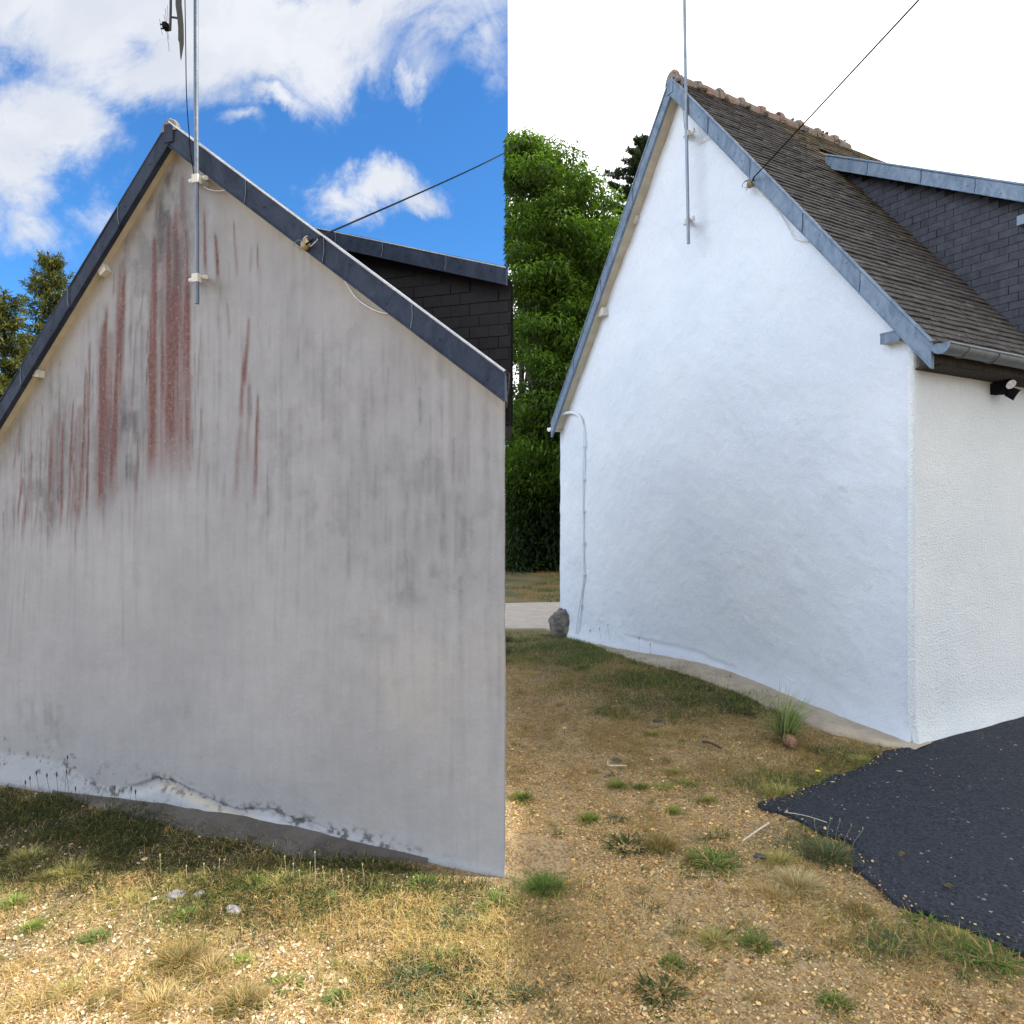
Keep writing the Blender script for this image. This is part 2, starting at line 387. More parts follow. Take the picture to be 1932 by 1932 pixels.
M['sun_blocker'] = simple('blocker_white', (.85, .86, .88), 1.0, var=.03, scale=.05)  # for the unseen slabs added to block the sun

# ------------------------------------------------------------ house frames
class Fr: pass
def frame(corner, VP, ridge_dir=None):
    f = Fr(); f.C = gnd(*corner); d = np.array([VP-966, F, 0.]); f.d = d/np.linalg.norm(d)
    f.n = np.array([-f.d[1], f.d[0], 0]); f.r = -f.n if ridge_dir is None else np.array(ridge_dir, float)/np.linalg.norm(ridge_dir); f.Z = np.array([0, 0, 1.])
    f.P = lambda u_, z, out=0.: f.C+f.d*u_+f.n*out+f.Z*z
    f.u = lambda p: float(np.dot(p-f.C, f.d))
    f.px = lambda x, y, out=0.: onplane(x, y, f.C+f.n*out, f.n)
    return f
FR = frame((1722, 1410), 302); FL = frame((953, 1657), -2878, (-.02, 1, 0))
def gz(x, y):
    """height of the ground"""
    x = np.asarray(x, float); y = np.asarray(y, float); z = np.zeros_like(x)
    for f, u0, su, amp, sw, s0 in ((FR, 2.2, 1.45, .17, 1.6, 0), (FL, 1.9, 1.2, .06, .7, 0)):
        uu = (x-f.C[0])*f.d[0]+(y-f.C[1])*f.d[1]; ww = (x-f.C[0])*f.n[0]+(y-f.C[1])*f.n[1]
        z = z+amp*np.exp(-((uu-u0)/su)**2)*np.exp(-(ww/sw)**2)
    z = z+.022*(fbm(x*1.7+9, y*1.7, 3, 5)-.5)*np.clip((14-y)/6, 0, 1)
    return z
def G(px, py):
    """point of the ground under a photo position"""
    p = gnd(px, py)
    for _ in range(6):
        z = float(gz(p[0], p[1])); r = ray(px, py); p = O+r*((z-H)/r[2])
    return p

# ------------------------------------------------------------ ground sheet, drive, path
GREEN = [(1180,1240,1.1,.9,1.0),(1060,1225,1.2,1.0,.8),(1290,1300,1.0,.5,1.0),(1400,1345,.7,.35,1.0),(1250,1345,.6,.35,.7),(1330,1350,.5,.3,.6),(1640,1445,.45,.25,.9),(1560,1480,.4,.18,.9),(1480,1490,.35,.2,.5),
         (1000,1215,1.2,.8,.6),(1500,1600,.25,.2,.5),(1700,1790,.2,.12,.6),(1830,1800,.25,.12,.6),
         (100,1560,.8,.5,1.0),(260,1590,.8,.45,1.0),(420,1600,1.0,.5,1.0),(250,1560,1.0,.6,1.0),(600,1625,.8,.3,1.0),(60,1540,1.0,.7,1.0),(560,1630,.6,.3,.8),(700,1640,.5,.18,.8),(480,1680,.6,.22,.8),(600,1690,.6,.25,.7),(850,1700,.4,.2,.55),(700,1720,.4,.15,.5),(300,1660,.3,.12,.4),
         (130,1640,.5,.1,.7),(360,1730,.3,.12,.5),(820,1840,.25,.12,.5)]
def field(x, y, L):
    s = np.zeros_like(x)
    for (px, py, rx, ry, k) in L:
        c = gnd(px, py); s = np.maximum(s, k*np.exp(-(((x-c[0])/rx)**2+((y-c[1])/ry)**2)))
    return s
gx = np.concatenate([-np.geomspace(600, 5, 26), np.arange(-4.9, 4.7, .04), np.geomspace(4.7, 600, 26)])
gy = np.concatenate([-np.geomspace(200, 2, 14), np.arange(-1.6, 2.2, .4), np.arange(2.2, 8.6, .04), np.arange(8.6, 20, .25), np.geomspace(20, 900, 26)])
X, Y = np.meshgrid(gx, gy); nx, ny = len(gx), len(gy)
Zg = gz(X, Y)+.006*(fbm(X*22, Y*22, 3, 3)-.5)*(np.abs(X) < 5)
idx = np.arange(nx*ny).reshape(ny, nx)
quads = np.stack([idx[:-1, :-1], idx[:-1, 1:], idx[1:, 1:], idx[1:, :-1]], -1).reshape(-1, 4)
me_g = bigmesh('ground', np.stack([X, Y, Zg], -1).reshape(-1, 3), quads, M['ground'], smooth=True)
ga = me_g.data.attributes.new('green', 'FLOAT', 'POINT'); ga.data.foreach_set('value', field(X, Y, GREEN).ravel().astype(np.float32))
tag(me_g, kind='structure')

def sheet(name, poly, mat, lift, cell=.05, jag=.0, seed=1, rim=0.03, hfn=None):
    """a thick sheet over the ground filling a polygon, with a ragged edge and a small drop at the rim"""
    P = np.array(poly, float)[:, :2]; out = []
    for i in range(len(P)):
        a, b = P[i], P[(i+1) % len(P)]; L = np.linalg.norm(b-a); k = max(1, int(L/cell))
        nrm = np.array([b[1]-a[1], a[0]-b[0]])/max(L, 1e-6)
        for j in range(k):
            q = a+(b-a)*j/k; o_ = jag*(2*float(fbm(np.array(q[0]*9), np.array(q[1]*9), 4, seed))-1)
            out.append(q+nrm*o_)
    bm = bmesh.new(); vs = [bm.verts.new((q[0], q[1], 0)) for q in out]; f = bm.faces.new(vs)
    if f.normal.z < 0: f.normal_flip()
    bmesh.ops.triangulate(bm, faces=bm.faces[:])
    for it in range(1):
        for axis, lo, hi in ((0, P[:, 0].min(), P[:, 0].max()), (1, P[:, 1].min(), P[:, 1].max())):
            step = max(cell*3, (hi-lo)/60)
            for c in np.arange(lo+step, hi, step):
                co = [0, 0, 0]; no = [0, 0, 0]; co[axis] = c; no[axis] = 1
                bmesh.ops.bisect_plane(bm, geom=bm.verts[:]+bm.edges[:]+bm.faces[:], plane_co=co, plane_no=no)
    bd = [e for e in bm.edges if e.is_boundary]
    ex = bmesh.ops.extrude_edge_only(bm, edges=bd); low = {v_ for v_ in ex['geom'] if isinstance(v_, bmesh.types.BMVert)}
    for v_ in bm.verts:
        z = float(gz(v_.co.x, v_.co.y)); v_.co.z = z+(lift if v_ not in low else -rim)
        if v_ not in low and jag: v_.co.z += .012*(float(fbm(np.array(v_.co.x*6), np.array(v_.co.y*6), 3, 8))-.5)
    bmesh.ops.recalc_face_normals(bm, faces=bm.faces[:])
    me = bpy.data.meshes.new(name); bm.to_mesh(me); bm.free(); o = newobj(name, me, mat); return tag(o, kind='structure')
def Gl(*pts): return [G(*p) for p in pts]
sdir = FR.r
poly = Gl((1430,1524),(1500,1500),(1560,1480),(1640,1448),(1668,1420),(1705,1418),(1742,1408))
base = [FR.C+sdir*s_+FR.n*0-FR.d*(.03) for s_ in (.05, 1, 3, 8)]
poly += base[0:] + [np.array([14, 9, 0]), np.array([14, .3, 0]), np.array([2.6, .3, 0])]+Gl((2150,1905),(1990,1835),(1905,1790),(1810,1750),(1720,1722),(1660,1684),(1612,1645),(1608,1600),(1560,1578),(1500,1550))
DRIVE = np.array([p[:2] for p in poly])
sheet('driveway', poly, M['asphalt'], .028, .05, .05, 3)
sheet('path', [(-1.5, 10.75, 0), (.55, 10.7, 0), (.9, 10.4, 0), (9, 11.5, 0), (9, 14.6, 0), (-1.5, 13.3, 0)], M['path'], .03, .3, .0)
def in_drive(x, y):
    x = np.asarray(x); y = np.asarray(y); c = np.zeros(x.shape, bool); n = len(DRIVE)
    for i in range(n):
        x1, y1 = DRIVE[i]; x2, y2 = DRIVE[(i+1) % n]
        cond = ((y1 > y) != (y2 > y)) & (x < (x2-x1)*(y-y1)/(y2-y1+1e-12)+x1); c ^= cond
    return c

# concrete strips along the wall feet
def strip(name, f, u0, u1, width, mat, jag, lift=.03, seed=0):
    us = np.arange(u0, u1, .04); V = []; q = []
    for i, uu in enumerate(us):
        w_ = width(uu)+jag*(2*float(fbm(np.array(uu*5.), np.array(seed*1.), 4, seed))-1)
        w_ = max(w_, .01)
        for k, (o_, dz) in enumerate(((-.1, lift+.01), (w_*.5, lift+.004), (w_, lift-.004), (w_+.012, -.04))):
            p = f.P(uu, 0, o_); z = float(gz(p[0], p[1])); rr = .008*(float(vnoise(np.array(uu*14), np.array(k*3.3+seed), 4))-.5)
            V.append((p[0], p[1], z+dz+rr))
        if i: 
            for k in range(3): q.append((4*(i-1)+k, 4*(i-1)+k+1, 4*i+k+1, 4*i+k))
    q = np.array(q)
    o = bigmesh(name, np.array(V), q, mat, smooth=True); return tag(o, kind='structure')
strip('footing', FR, -.10, 4.75, lambda u_: .42*min(1, (u_+.4)/.9)*(1 if u_ < 3 else max(.05, (4.75-u_)/1.75)), M['concrete'], .05, .03, 2)
strip('footing', FL, .45, 3.3, lambda u_: .21*min(1, (u_-.44)/.5)*(1 if u_ < 2 else max(.1, (3.3-u_)/1.3)), M['concrete_shaded'], .05, .02, 5)

# ------------------------------------------------------------ the two cottages
def grid_wall(name, f, u0, u1, du, dz, top, mat, parent, disp=None, axis='u', stain=None, apex=None):
    us = np.arange(u0, u1+du*.5, du)
    if apex is not None: us[np.argmin(np.abs(us-apex))] = apex
    us[-1] = u1
    ztop = np.array([top(x) for x in us]); nz_ = int(max(ztop)/dz)
    T = np.linspace(0, 1, nz_+1)
    if axis == 'u': base = np.array([f.P(x, 0) for x in us]); nrm = f.n
    else: base = np.array([f.C+f.r*x for x in us]); nrm = -f.d
    zb = gz(base[:, 0], base[:, 1])-.05
    Zs = zb[None, :]+(ztop-zb)[None, :]*T[:, None]; Us = np.repeat(us[None, :], nz_+1, 0)
    off = disp(Us, Zs, zb[None, :]+.05) if disp is not None else np.zeros_like(Us)
    Pn = base[None, :, :]+nrm[None, None, :]*off[..., None]; Pn[..., 2] = Zs
    n_u = len(us); I = np.arange(n_u*(nz_+1)).reshape(nz_+1, n_u)
    q = np.stack([I[:-1, :-1], I[:-1, 1:], I[1:, 1:], I[1:, :-1]], -1).reshape(-1, 4)
    a_ = Pn[0, 1]-Pn[0, 0]; b_ = np.array([0, 0, 1.])
    if np.dot(np.cross(a_, b_), nrm) < 0: q = q[:, ::-1]
    # rim going back into the wall's thickness
    V = Pn.reshape(-1, 3); col = stain(Us, Zs, zb[None, :]+.05).reshape(-1, 4) if stain is not None else None
    ring = np.concatenate([I[0, :], I[1:, -1], I[-1, -2::-1], I[-2:0:-1, 0]]); back = V[ring]+(f.r*.3 if axis == 'u' else FR.d*.05); b0 = len(V)
    V2 = np.vstack([V, back]); k = len(ring); r2 = np.roll(ring, -1); bi = np.arange(k)+b0
    q2 = np.stack([r2, ring, bi, np.roll(bi, -1)], -1)
    if np.dot(np.cross(a_, b_), nrm) < 0: q2 = q2[:, ::-1]
    if col is not None: col = np.vstack([col, np.repeat([[0, 0, 0, 1.]], k, 0)])
    return bigmesh(name, V2, [q, q2], mat, parent, colors=col, attrname='stain', smooth=True)

def plane_solve(f, off, *pts): return [f.px(x, y, off) for x, y in pts]

def verge(name, f, A, B, vt, mat, parent, off, seg=.95, roll=None, bright=True):
    """a zinc verge: board from A (top) to B (bottom) along the rake, cut plumb, vertical height vt; lapped sheets, screws, rolled top edge"""
    m = MB(); L = np.linalg.norm(B-A); e = (B-A)/L; n = f.n; Zv = np.array([0, 0, 1.])
    k = max(1, int(round(L/seg))); rr = random.Random(int(L*1000))
    cuts = [0]+[L*(i+rr.uniform(-.08, .08))/k for i in range(1, k)]+[L]
    lap = .02
    for i in range(k):
        a = A+e*(cuts[i]-(lap if i else 0)); b = A+e*cuts[i+1]; ex = .004*((k-i) % 2)+.002*i/k
        m.obox(a-Zv*vt+n*(-.03), b-a, Zv*vt, n*(.03+ex+.001))
        # flange on top turned over the tiles
        m.obox(a+n*(.001+ex)+Zv*.0015, b-a, -n*.03, np.cross(e, n)*(.012 if np.cross(e, n)[2] > 0 else -.012))
        # folded lower edge
        m.tube([a-Zv*vt+n*(.003+ex), b-Zv*vt+n*(.003+ex)], .006, 6)
    o = m.build(name, mat, parent)
    m = MB(); m.tube([A+n*.004+Zv*.006, B+n*.004+Zv*.006], .0125 if roll is None else roll, 8); m.build('edge_roll', M['zinc_sunlit_roll'] if (mat == M['zinc_dark'] and bright) else mat, o)  # bright zinc paints the sun highlight; the shaded rake stays dark
    if True:
        for i in range(k*2):
            m = MB()
            p = A+e*L*(i+.6+rr.uniform(-.1, .1))/(k*2)-Zv*vt*rr.choice([.3, .55, .7])+n*.010; m.tube([p, p+n*.005], .0045 if mat == M['zinc_dark'] else .007, 8)
            m.build('screw', mat if mat == M['zinc_dark'] else M['galv'], o)
        for i in range(1, k):
            m = MB(); p = A+e*cuts[i]+n*.009; q = p-Zv*vt; m.tube([p, (p+q)/2+e*.004, q-e*.012], .0025, 5)
            m.build('lap_joint', M['zinc_dark'] if mat != M['zinc_dark'] else M['galv_old'], o)
    return o

def tiles(name, P0, a, b, n, wa, gb, A, B, mat, parent, keep, colf, thick=.011, over=1.35, jit=.004, stagger=.5, rnd=.006, flat=False):
    """lapped tiles: P0 top corner, a unit along the course, b unit down the slope, n normal"""
    V = []; Fq = []; C_ = []; rr = np.random.default_rng(3)
    nb = int(B/gb)+1; na = int(A/wa)+2
    for j in range(nb):
        sh = (stagger*wa if j % 2 else 0)
        wob = .006*math.sin(j*1.7)
        for i in range(-1, na):
            s0 = i*wa+sh+rr.uniform(-jit, jit); s1 = s0+wa*.975; q0 = j*gb; q1 = q0+gb*over+rr.uniform(-jit, jit)*1.2
            s0 = max(s0, 0); s1 = min(s1, A); q1 = min(q1, B+.02)
            if s1-s0 < .01 or q1 <= q0: continue
            if not keep((s0+s1)/2, q0+gb*(1 if rnd > .001 else 0)): continue
            l0 = .002; l1 = thick*1.35+rr.uniform(0, rnd)
            if flat: q1 = q0+gb*.94; l1 = .0025
            tw = 0 if flat else rr.uniform(-.002, .002); base = len(V)
            for (s_, q_, h_) in ((s0, q0, l0), (s1, q0, l0), (s1, q1, l1+tw), (s0, q1, l1-tw)):
                V.append(P0+a*s_+b*q_+n*(h_+wob*.3))
            for (s_, q_, h_) in ((s0, q0, l0), (s1, q0, l0), (s1, q1, l1+tw), (s0, q1, l1-tw)):
                V.append(P0+a*s_+b*q_+n*(h_-thick+wob*.3))
            Fq += [(base, base+1, base+2, base+3), (base+3, base+2, base+6, base+7), (base, base+3, base+7, base+4), (base+2, base+1, base+5, base+6)]
            c = colf((s0+s1)/2, q0+gb/2, rr); C_ += [c]*8
    V = np.array(V); Fq = np.array(Fq)
    nn = np.cross(V[Fq[0, 1]]-V[Fq[0, 0]], V[Fq[0, 2]]-V[Fq[0, 1]])
    if np.dot(nn, n) < 0: Fq = Fq[:, ::-1]
    return bigmesh(name, V, Fq, mat, parent, colors=np.array(C_))

# ===== right cottage: freshly painted
houseR = empty('cottage', FR.C, 'cottage with a freshly painted bright white gable and lichened tile roof beside the asphalt drive', 'house', 'gabled cottages')
OFR = .16
A3, B3, C3 = plane_solve(FR, OFR, (1265,147), (1758,646), (1040,800))
B3 = A3+(B3-A3)*1.0
uA, zA = FR.u(A3), A3[2]; uB, zB = FR.u(B3), B3[2]; uC, zC = FR.u(C3), C3[2]
UW = 5.48
def rakeR(x): return zA-(x-uA)/(uB-uA)*(zA-zB) if x < uA else zA-(x-uA)/(uC-uA)*(zA-zC)
def flareR(U, Z, zb):
    h = Z-zb; k = np.exp(-(np.clip(h, 0, 9)/.13)**1.5)
    d_ = .055*k+.035*(fbm(U*.8+3, Z*.8, 3, 2)-.5)+.026*(fbm(U*4, Z*4, 4, 6)-.5)+.010*(fbm(U*13, Z*13, 3, 66)-.5)
    # ledge where the render breaks near the foot
    led = .11+.07*(U-2.0)+.05*(fbm(U*4, Z*0+2, 4, 9)-.5)
    mask = sstep(3.9, 3.6, U)*sstep(1.7, 2.1, U)
    d_ = d_-.020*mask*sstep(led+.008, led-.012, h)*sstep(led-.10, led-.03, h)
    # broken far corner foot
    d_ = d_-.10*sstep(5.25, 5.48, U)*sstep(.45, 0, h)
    # rough patch at the right
    d_ = d_+.012*np.exp(-(((U-.75)/.3)**2+((Z-2.15)/.12)**2))*fbm(U*16, Z*16, 3, 4)*2
    # paint line under the rake
    return d_
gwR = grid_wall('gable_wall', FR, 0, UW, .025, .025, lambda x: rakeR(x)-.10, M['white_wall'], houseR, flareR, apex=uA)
def flareS(U, Z, zb):
    h = Z-zb; return .022+.05*np.exp(-(np.clip(h, 0, 9)/.13)**1.5)+.03*(fbm(U*1.1+3, Z*1.1, 3, 12)-.5)*sstep(0, .4, U)
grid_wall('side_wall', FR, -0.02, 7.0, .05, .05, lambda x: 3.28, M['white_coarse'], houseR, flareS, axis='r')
m = MB()
for q in (FR.C+FR.d*(UW-.3),): m.obox(q+FR.r*.3, FR.d*.3, FR.r*6.7, FR.Z*3.2)
m.obox(FR.C+FR.r*7.0, FR.d*UW, FR.r*.3, FR.Z*3.2)
m.build('rear_wall', M['white_coarse'], houseR)

rdir = FR.r; RL = 7.2
eB = (B3-A3); Lr = np.linalg.norm(eB); eB = eB/Lr; eC = (C3-A3); Ll = np.linalg.norm(eC); eC = eC/Ll
nB = np.cross(rdir, eB); nB = nB if nB[2] > 0 else -nB; nC = np.cross(rdir, eC); nC = nC if nC[2] > 0 else -nC
m = MB()
zz = np.array([0, 0, 1.])
m.obox(A3-nB*.075+rdir*.015, eB*(Lr-.02), rdir*RL, nB*.05); m.obox(A3-nC*.075+rdir*.015, eC*(Ll), rdir*RL, nC*.06)
roofR = m.build('roof', M['timber'], houseR)
SCK = 1.975+.0                                     # dormer cheek stands this far from the verge
def rcol(s_, q_, rr):
    k = rr.uniform(.75, 1.3); c = np.array([.056, .053, .053])*k
    if rr.random() < .12: c = c*1.5
    dm = SCK-s_; moss = math.exp(-(max(dm, 0)/.30)**2)*(1 if q_ < 2.4 else max(.15, 1-(q_-2.4)/1.4))*rr.uniform(.2, 1)
    c = c*(1-moss*.6)+np.array([.15, .115, .035])*moss*.75
    return (*c, 1)
slopeR = math.hypot(uA-uB, zA-zB)
tiles('tile_field', A3+rdir*.02, rdir, eB, nB, .125, .083, 4.4, Lr+.03, M['tiles'], roofR, lambda s_, q_: (s_ < SCK+.05 or q_ < .62), rcol)
tiles('tile_field', A3+rdir*.02, rdir, eC, nC, .25, .166, RL-.1, Ll, M['tiles'], roofR, lambda s_, q_: True, rcol)
# ridge tiles with mortar collars
nrt = 9; lt = .36
for i in range(nrt):
    m = MB(); a = A3+rdir*(i*lt+.0)-zz*.03; K = 10; vs = []; rr = random.Random(i)
    for (s_, rad) in ((0, .088), (.02, .108+rr.uniform(-.01, .012)), (.055, .108), (.07, .082), (lt*.5, .078+rr.uniform(-.006, .006)), (lt+.01, .074)):
        for k in range(K+1):
            w_ = math.pi*(k/K*1.16-.08); rad2 = rad*(1+rr.uniform(-.05, .05))
            vs.append(a+rdir*s_+FR.d*math.cos(w_)*rad2+zz*(math.sin(w_)*rad2*1.05-(0 if 0 < k < K else .03)))
    fs = [(r_*(K+1)+k, r_*(K+1)+k+1, (r_+1)*(K+1)+k+1, (r_+1)*(K+1)+k) for r_ in range(5) for k in range(K)]
    m.add(vs, fs, True)
    m.add([a-rdir*.0+FR.d*math.cos(math.pi*k/K)*.085+zz*math.sin(math.pi*k/K)*.088 for k in range(K+1)], [tuple(range(K+1))])
    for j in range(3): m.blob(a+rdir*rr.uniform(.0, .12)+FR.d*rr.uniform(-.1, -.07)-zz*rr.uniform(0, .05), .035, .05, .025, .25, i*5+j, 1)
    for j in range(2): m.blob(a+rdir*rr.uniform(0, lt)+zz*.085+FR.d*rr.uniform(-.04, .02), .03, .035, .018, .3, i*7+j, 1)
    m.build('ridge_tile', M['ridge'], roofR)
vgR = verge('verge_flashing', FR, A3, B3, .205, M['zinc'], houseR, OFR)
vgL = verge('verge_flashing', FR, A3, C3+(C3-A3)*.0, .205, M['zinc'], houseR, OFR, seg=1.2)
# soffits under the verge, in the depth between board and wall
m = MB()
for (P_a, P_b) in ((A3, B3), (A3, C3)): m.obox(P_a-zz*.200-FR.n*.031, (P_b-P_a)*.97, -FR.n*.15, zz*.03)
m.build('soffit', M['cream'], houseR)
# ridge saddle
m = MB(); m.obox(A3+FR.n*.014-zz*.19-FR.d*.05, FR.d*.10, -FR.n*.12, zz*.18); m.build('apex_cap', M['zinc'], houseR)

# dormer on the right cottage
Dp = A3+rdir*1.80; D1 = onplane(1557, 293, Dp, FR.n)
D2 = onplane(1907, 346, Dp, FR.n); eD = D2-D1; Lx = np.linalg.norm(eD); eD = eD/Lx; D3 = D1+eD*(Lx+.35)
drm = MB(); drm.obox(D1-zz*.03+rdir*.02-eD*-.02, eD*(Lx+.33), rdir*3.2, zz*.03)
dormerR = drm.build('dormer', M['zinc'], houseR)
vd = verge('dormer_flashing', FR, D1, D3, .155, M['zinc'], houseR, OFR, seg=.62)
# cheek: slate hung triangular wall
cheekP = A3+rdir*(SCK+.10)
m = MB()
def roof_z(u_): return zA-(u_-uA)/(uB-uA)*(zA-zB)
def dorm_z(u_): return D1[2]+(u_-FR.u(D1))*(eD[2]/np.dot(eD, FR.d))-.03
uc0, uc1 = FR.u(D1)-.02, FR.u(D3)+.16
def onD(u_, z, back): return FR.P(u_, z)+FR.r*(SCK-OFR-.10+back)
pts = [(uc0, roof_z(uc0)-.03), (uc0, dorm_z(uc0)), (uc1, dorm_z(uc1)), (uc1, roof_z(uc1)-.1)]
fr_ = [onD(a, b, .115) for a, b in pts]; bk = [p+rdir*.06 for p in fr_]
m.add(fr_+bk, [(0,1,2,3),(7,6,5,4),(0,4,5,1),(1,5,6,2),(2,6,7,3),(3,7,4,0)])
m.obox(onD(uc1, roof_z(uc1)-.3, .115), FR.d*.06, rdir*3.0, zz*(dorm_z(uc1)-roof_z(uc1)+.3))
cheek = m.build('cheek_board', M['slate'], dormerR)
ca = cheek.data.color_attributes.new('tint', 'FLOAT_COLOR', 'POINT')
for d_ in ca.data: d_.color = (.008, .008, .010, 1)
TC = onD(uc0, dorm_z(uc0), .108)
def ck(a_, q_):
    u_ = uc0-a_; z = TC[2]-q_; return z < dorm_z(u_)-.085 and z > roof_z(u_)-.08 and u_ > uc1
def ccol(a_, q_, rr):
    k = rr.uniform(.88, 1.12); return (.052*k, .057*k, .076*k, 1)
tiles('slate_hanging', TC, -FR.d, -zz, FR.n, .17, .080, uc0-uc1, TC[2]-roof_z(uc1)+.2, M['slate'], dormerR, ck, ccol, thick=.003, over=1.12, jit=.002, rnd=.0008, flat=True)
m = MB(); q = onD(uc1+.06, 4.72, .05); m.cbox(q, FR.d, FR.n, zz, .12, .12, .09); m.build('vent_cap', M['zinc'], dormerR)

# gutter along the eave, with rolled lip, brackets, end cap
g0 = B3-rdir*.02-FR.d*.075-zz*.035
def half_round(a, L, rad, K=10, d_=FR.d, t=.003):
    m_ = MB(); vs = []
    for s_ in (0, L):
        for r_ in (rad, rad-t):
            for k in range(K+1):
                w_ = math.pi+math.pi*k/K; vs.append(a+rdir*s_+d_*math.cos(w_)*r_+zz*math.sin(w_)*r_)
    n1 = K+1; fs = []
    for k in range(K):
        fs += [(k, k+1, 2*n1+k+1, 2*n1+k), (n1+k+1, n1+k, 3*n1+k, 3*n1+k+1)]
    m_.add(vs, fs, True); return m_
gm = half_round(g0, RL, .068); gut = gm.build('gutter', M['gutter'], houseR)
m = MB(); m.tube([g0-FR.d*.070+zz*.004, g0-FR.d*.070+zz*.004+rdir*RL], .009, 8); m.build('gutter_lip', M['galv'], gut)
m = MB(); vs = [g0-rdir*.003+FR.d*math.cos(math.pi+math.pi*k/12)*.073+zz*math.sin(math.pi+math.pi*k/12)*.073 for k in range(13)]
m.add(vs+[p+rdir*.006 for p in vs], [tuple(range(13)), tuple(range(13, 26))[::-1]]+[(k, k+1, 14+k, 13+k) for k in range(12)])
m.obox(g0-FR.d*.085-rdir*.006+zz*.0, FR.d*.165, rdir*.012, zz*.008); m.build('gutter_end_cap', M['zinc'], gut)
for s_ in (.28, .72, 1.35, 2.1, 3.0):
    m = MB(); m.tube([g0+rdir*s_+FR.d*math.cos(math.pi+math.pi*k/10)*.073+zz*math.sin(math.pi+math.pi*k/10)*.073 for k in range(11)], .006, 6); m.build('gutter_bracket', M['gutter'], gut)
m = MB(); m.obox(B3+FR.d*.02-zz*.16+rdir*OFR, FR.d*.235, rdir*RL, zz*.015); m.obox(B3-zz*.15+rdir*.02+FR.d*.01, FR.d*.012, rdir*RL, zz*.12); m.build('eave_soffit', M['bark'], houseR)  # dark boards carry the shade under the eave in their colour
# left eave gutter stub seen end on
gl = C3+FR.d*.06-zz*.05
gm = half_round(gl, RL, .06); g2 = gm.build('gutter', M['cable_white'], houseR)
m = MB(); vs = [gl-rdir*.003+FR.d*math.cos(math.pi+math.pi*k/12)*.062+zz*math.sin(math.pi+math.pi*k/12)*.062 for k in range(13)]
m.add(vs+[p+rdir*.006 for p in vs], [tuple(range(13)), tuple(range(13, 26))[::-1]]+[(k, k+1, 14+k, 13+k) for k in range(12)]); m.build('gutter_end_cap', M['cable_white'], g2)

# purlin ends poking out below the verge
def purlin(f, px, py, parent, w_, h_, dep, mat, capped=False, tilt=0., lab=None):
    c = f.px(px, py, dep/2); t = math.radians(tilt); a = f.d*math.cos(t)+zz*math.sin(t); b = -f.d*math.sin(t)+zz*math.cos(t)
    m = MB(); m.cbox(c, a, b, f.n, w_, h_, dep); o = m.build('purlin_end', mat, parent)
    if capped:
        m = MB(); m.cbox(c+b*(h_*.5)+f.n*.004, a, b, f.n, w_+.02, .012, dep+.02); m.cbox(c+f.n*(dep/2+.006), a, b, f.n, w_+.02, h_, .006); m.build('zinc_cap', M['zinc'], o)
    if lab: o['label'] = lab
    return o
purlin(FR, 1687, 638, houseR, .15, .085, .10, M['cream'], True, 0, 'zinc capped purlin end beside the lower verge')
purlin(FR, 1196, 411, houseR, .10, .16, .06, M['white_trim'], False, -50)
purlin(FR, 1137, 590, houseR, .14, .11, .10, M['white_trim'])

# black lamp on the side wall
sp_ = onplane(1893, 732, FR.C-FR.d*.10, -FR.d)
lampO = empty('wall_lamp', sp_, 'black twin-head security lamp under the gutter at the right edge of the photo', 'lamp')
o_ = -FR.d
m = MB(); m.cbox(sp_+FR.d*.05, FR.r, zz, o_, .10, .10, .10); m.blob(sp_+FR.d*.01, .05, .05, .06, .05, 2, 2); m.build('mount', M['black'], lampO)
for k, (a, b) in enumerate(((-.02, .045), (.05, -.045))):
    m = MB(); c = sp_+FR.r*a+zz*b+o_*.04; ax = o_*.7-zz*.5+FR.r*(-.3+k*.6); ax /= np.linalg.norm(ax)
    m.tube([c-ax*.05, c-ax*.03, c+ax*.05], [.02, .045, .052], 12); h_ = m.build('lamp_head', M['black'], lampO)
    m = MB(); m.tube([c+ax*.049, c+ax*.053], .044, 12); m.build('lens', M['cable_white'], h_)

# ===== left cottage: before painting
houseL = empty('cottage', FL.C, 'cottage with a grey gable wall streaked by red and black algae under a blue sky', 'house', 'gabled cottages')
OFL = .075
a3, b3, c3 = plane_solve(FL, OFL, (320,232), (953,703), (24,721))
c3 = a3+(c3-a3)*1.55
ua, za = FL.u(a3), a3[2]; ub, zb_ = FL.u(b3), b3[2]; uc, zc = FL.u(c3), c3[2]
def rakeL(x): return za-(x-ua)/(ub-ua)*(za-zb_) if x < ua else za-(x-ua)/(uc-ua)*(za-zc)
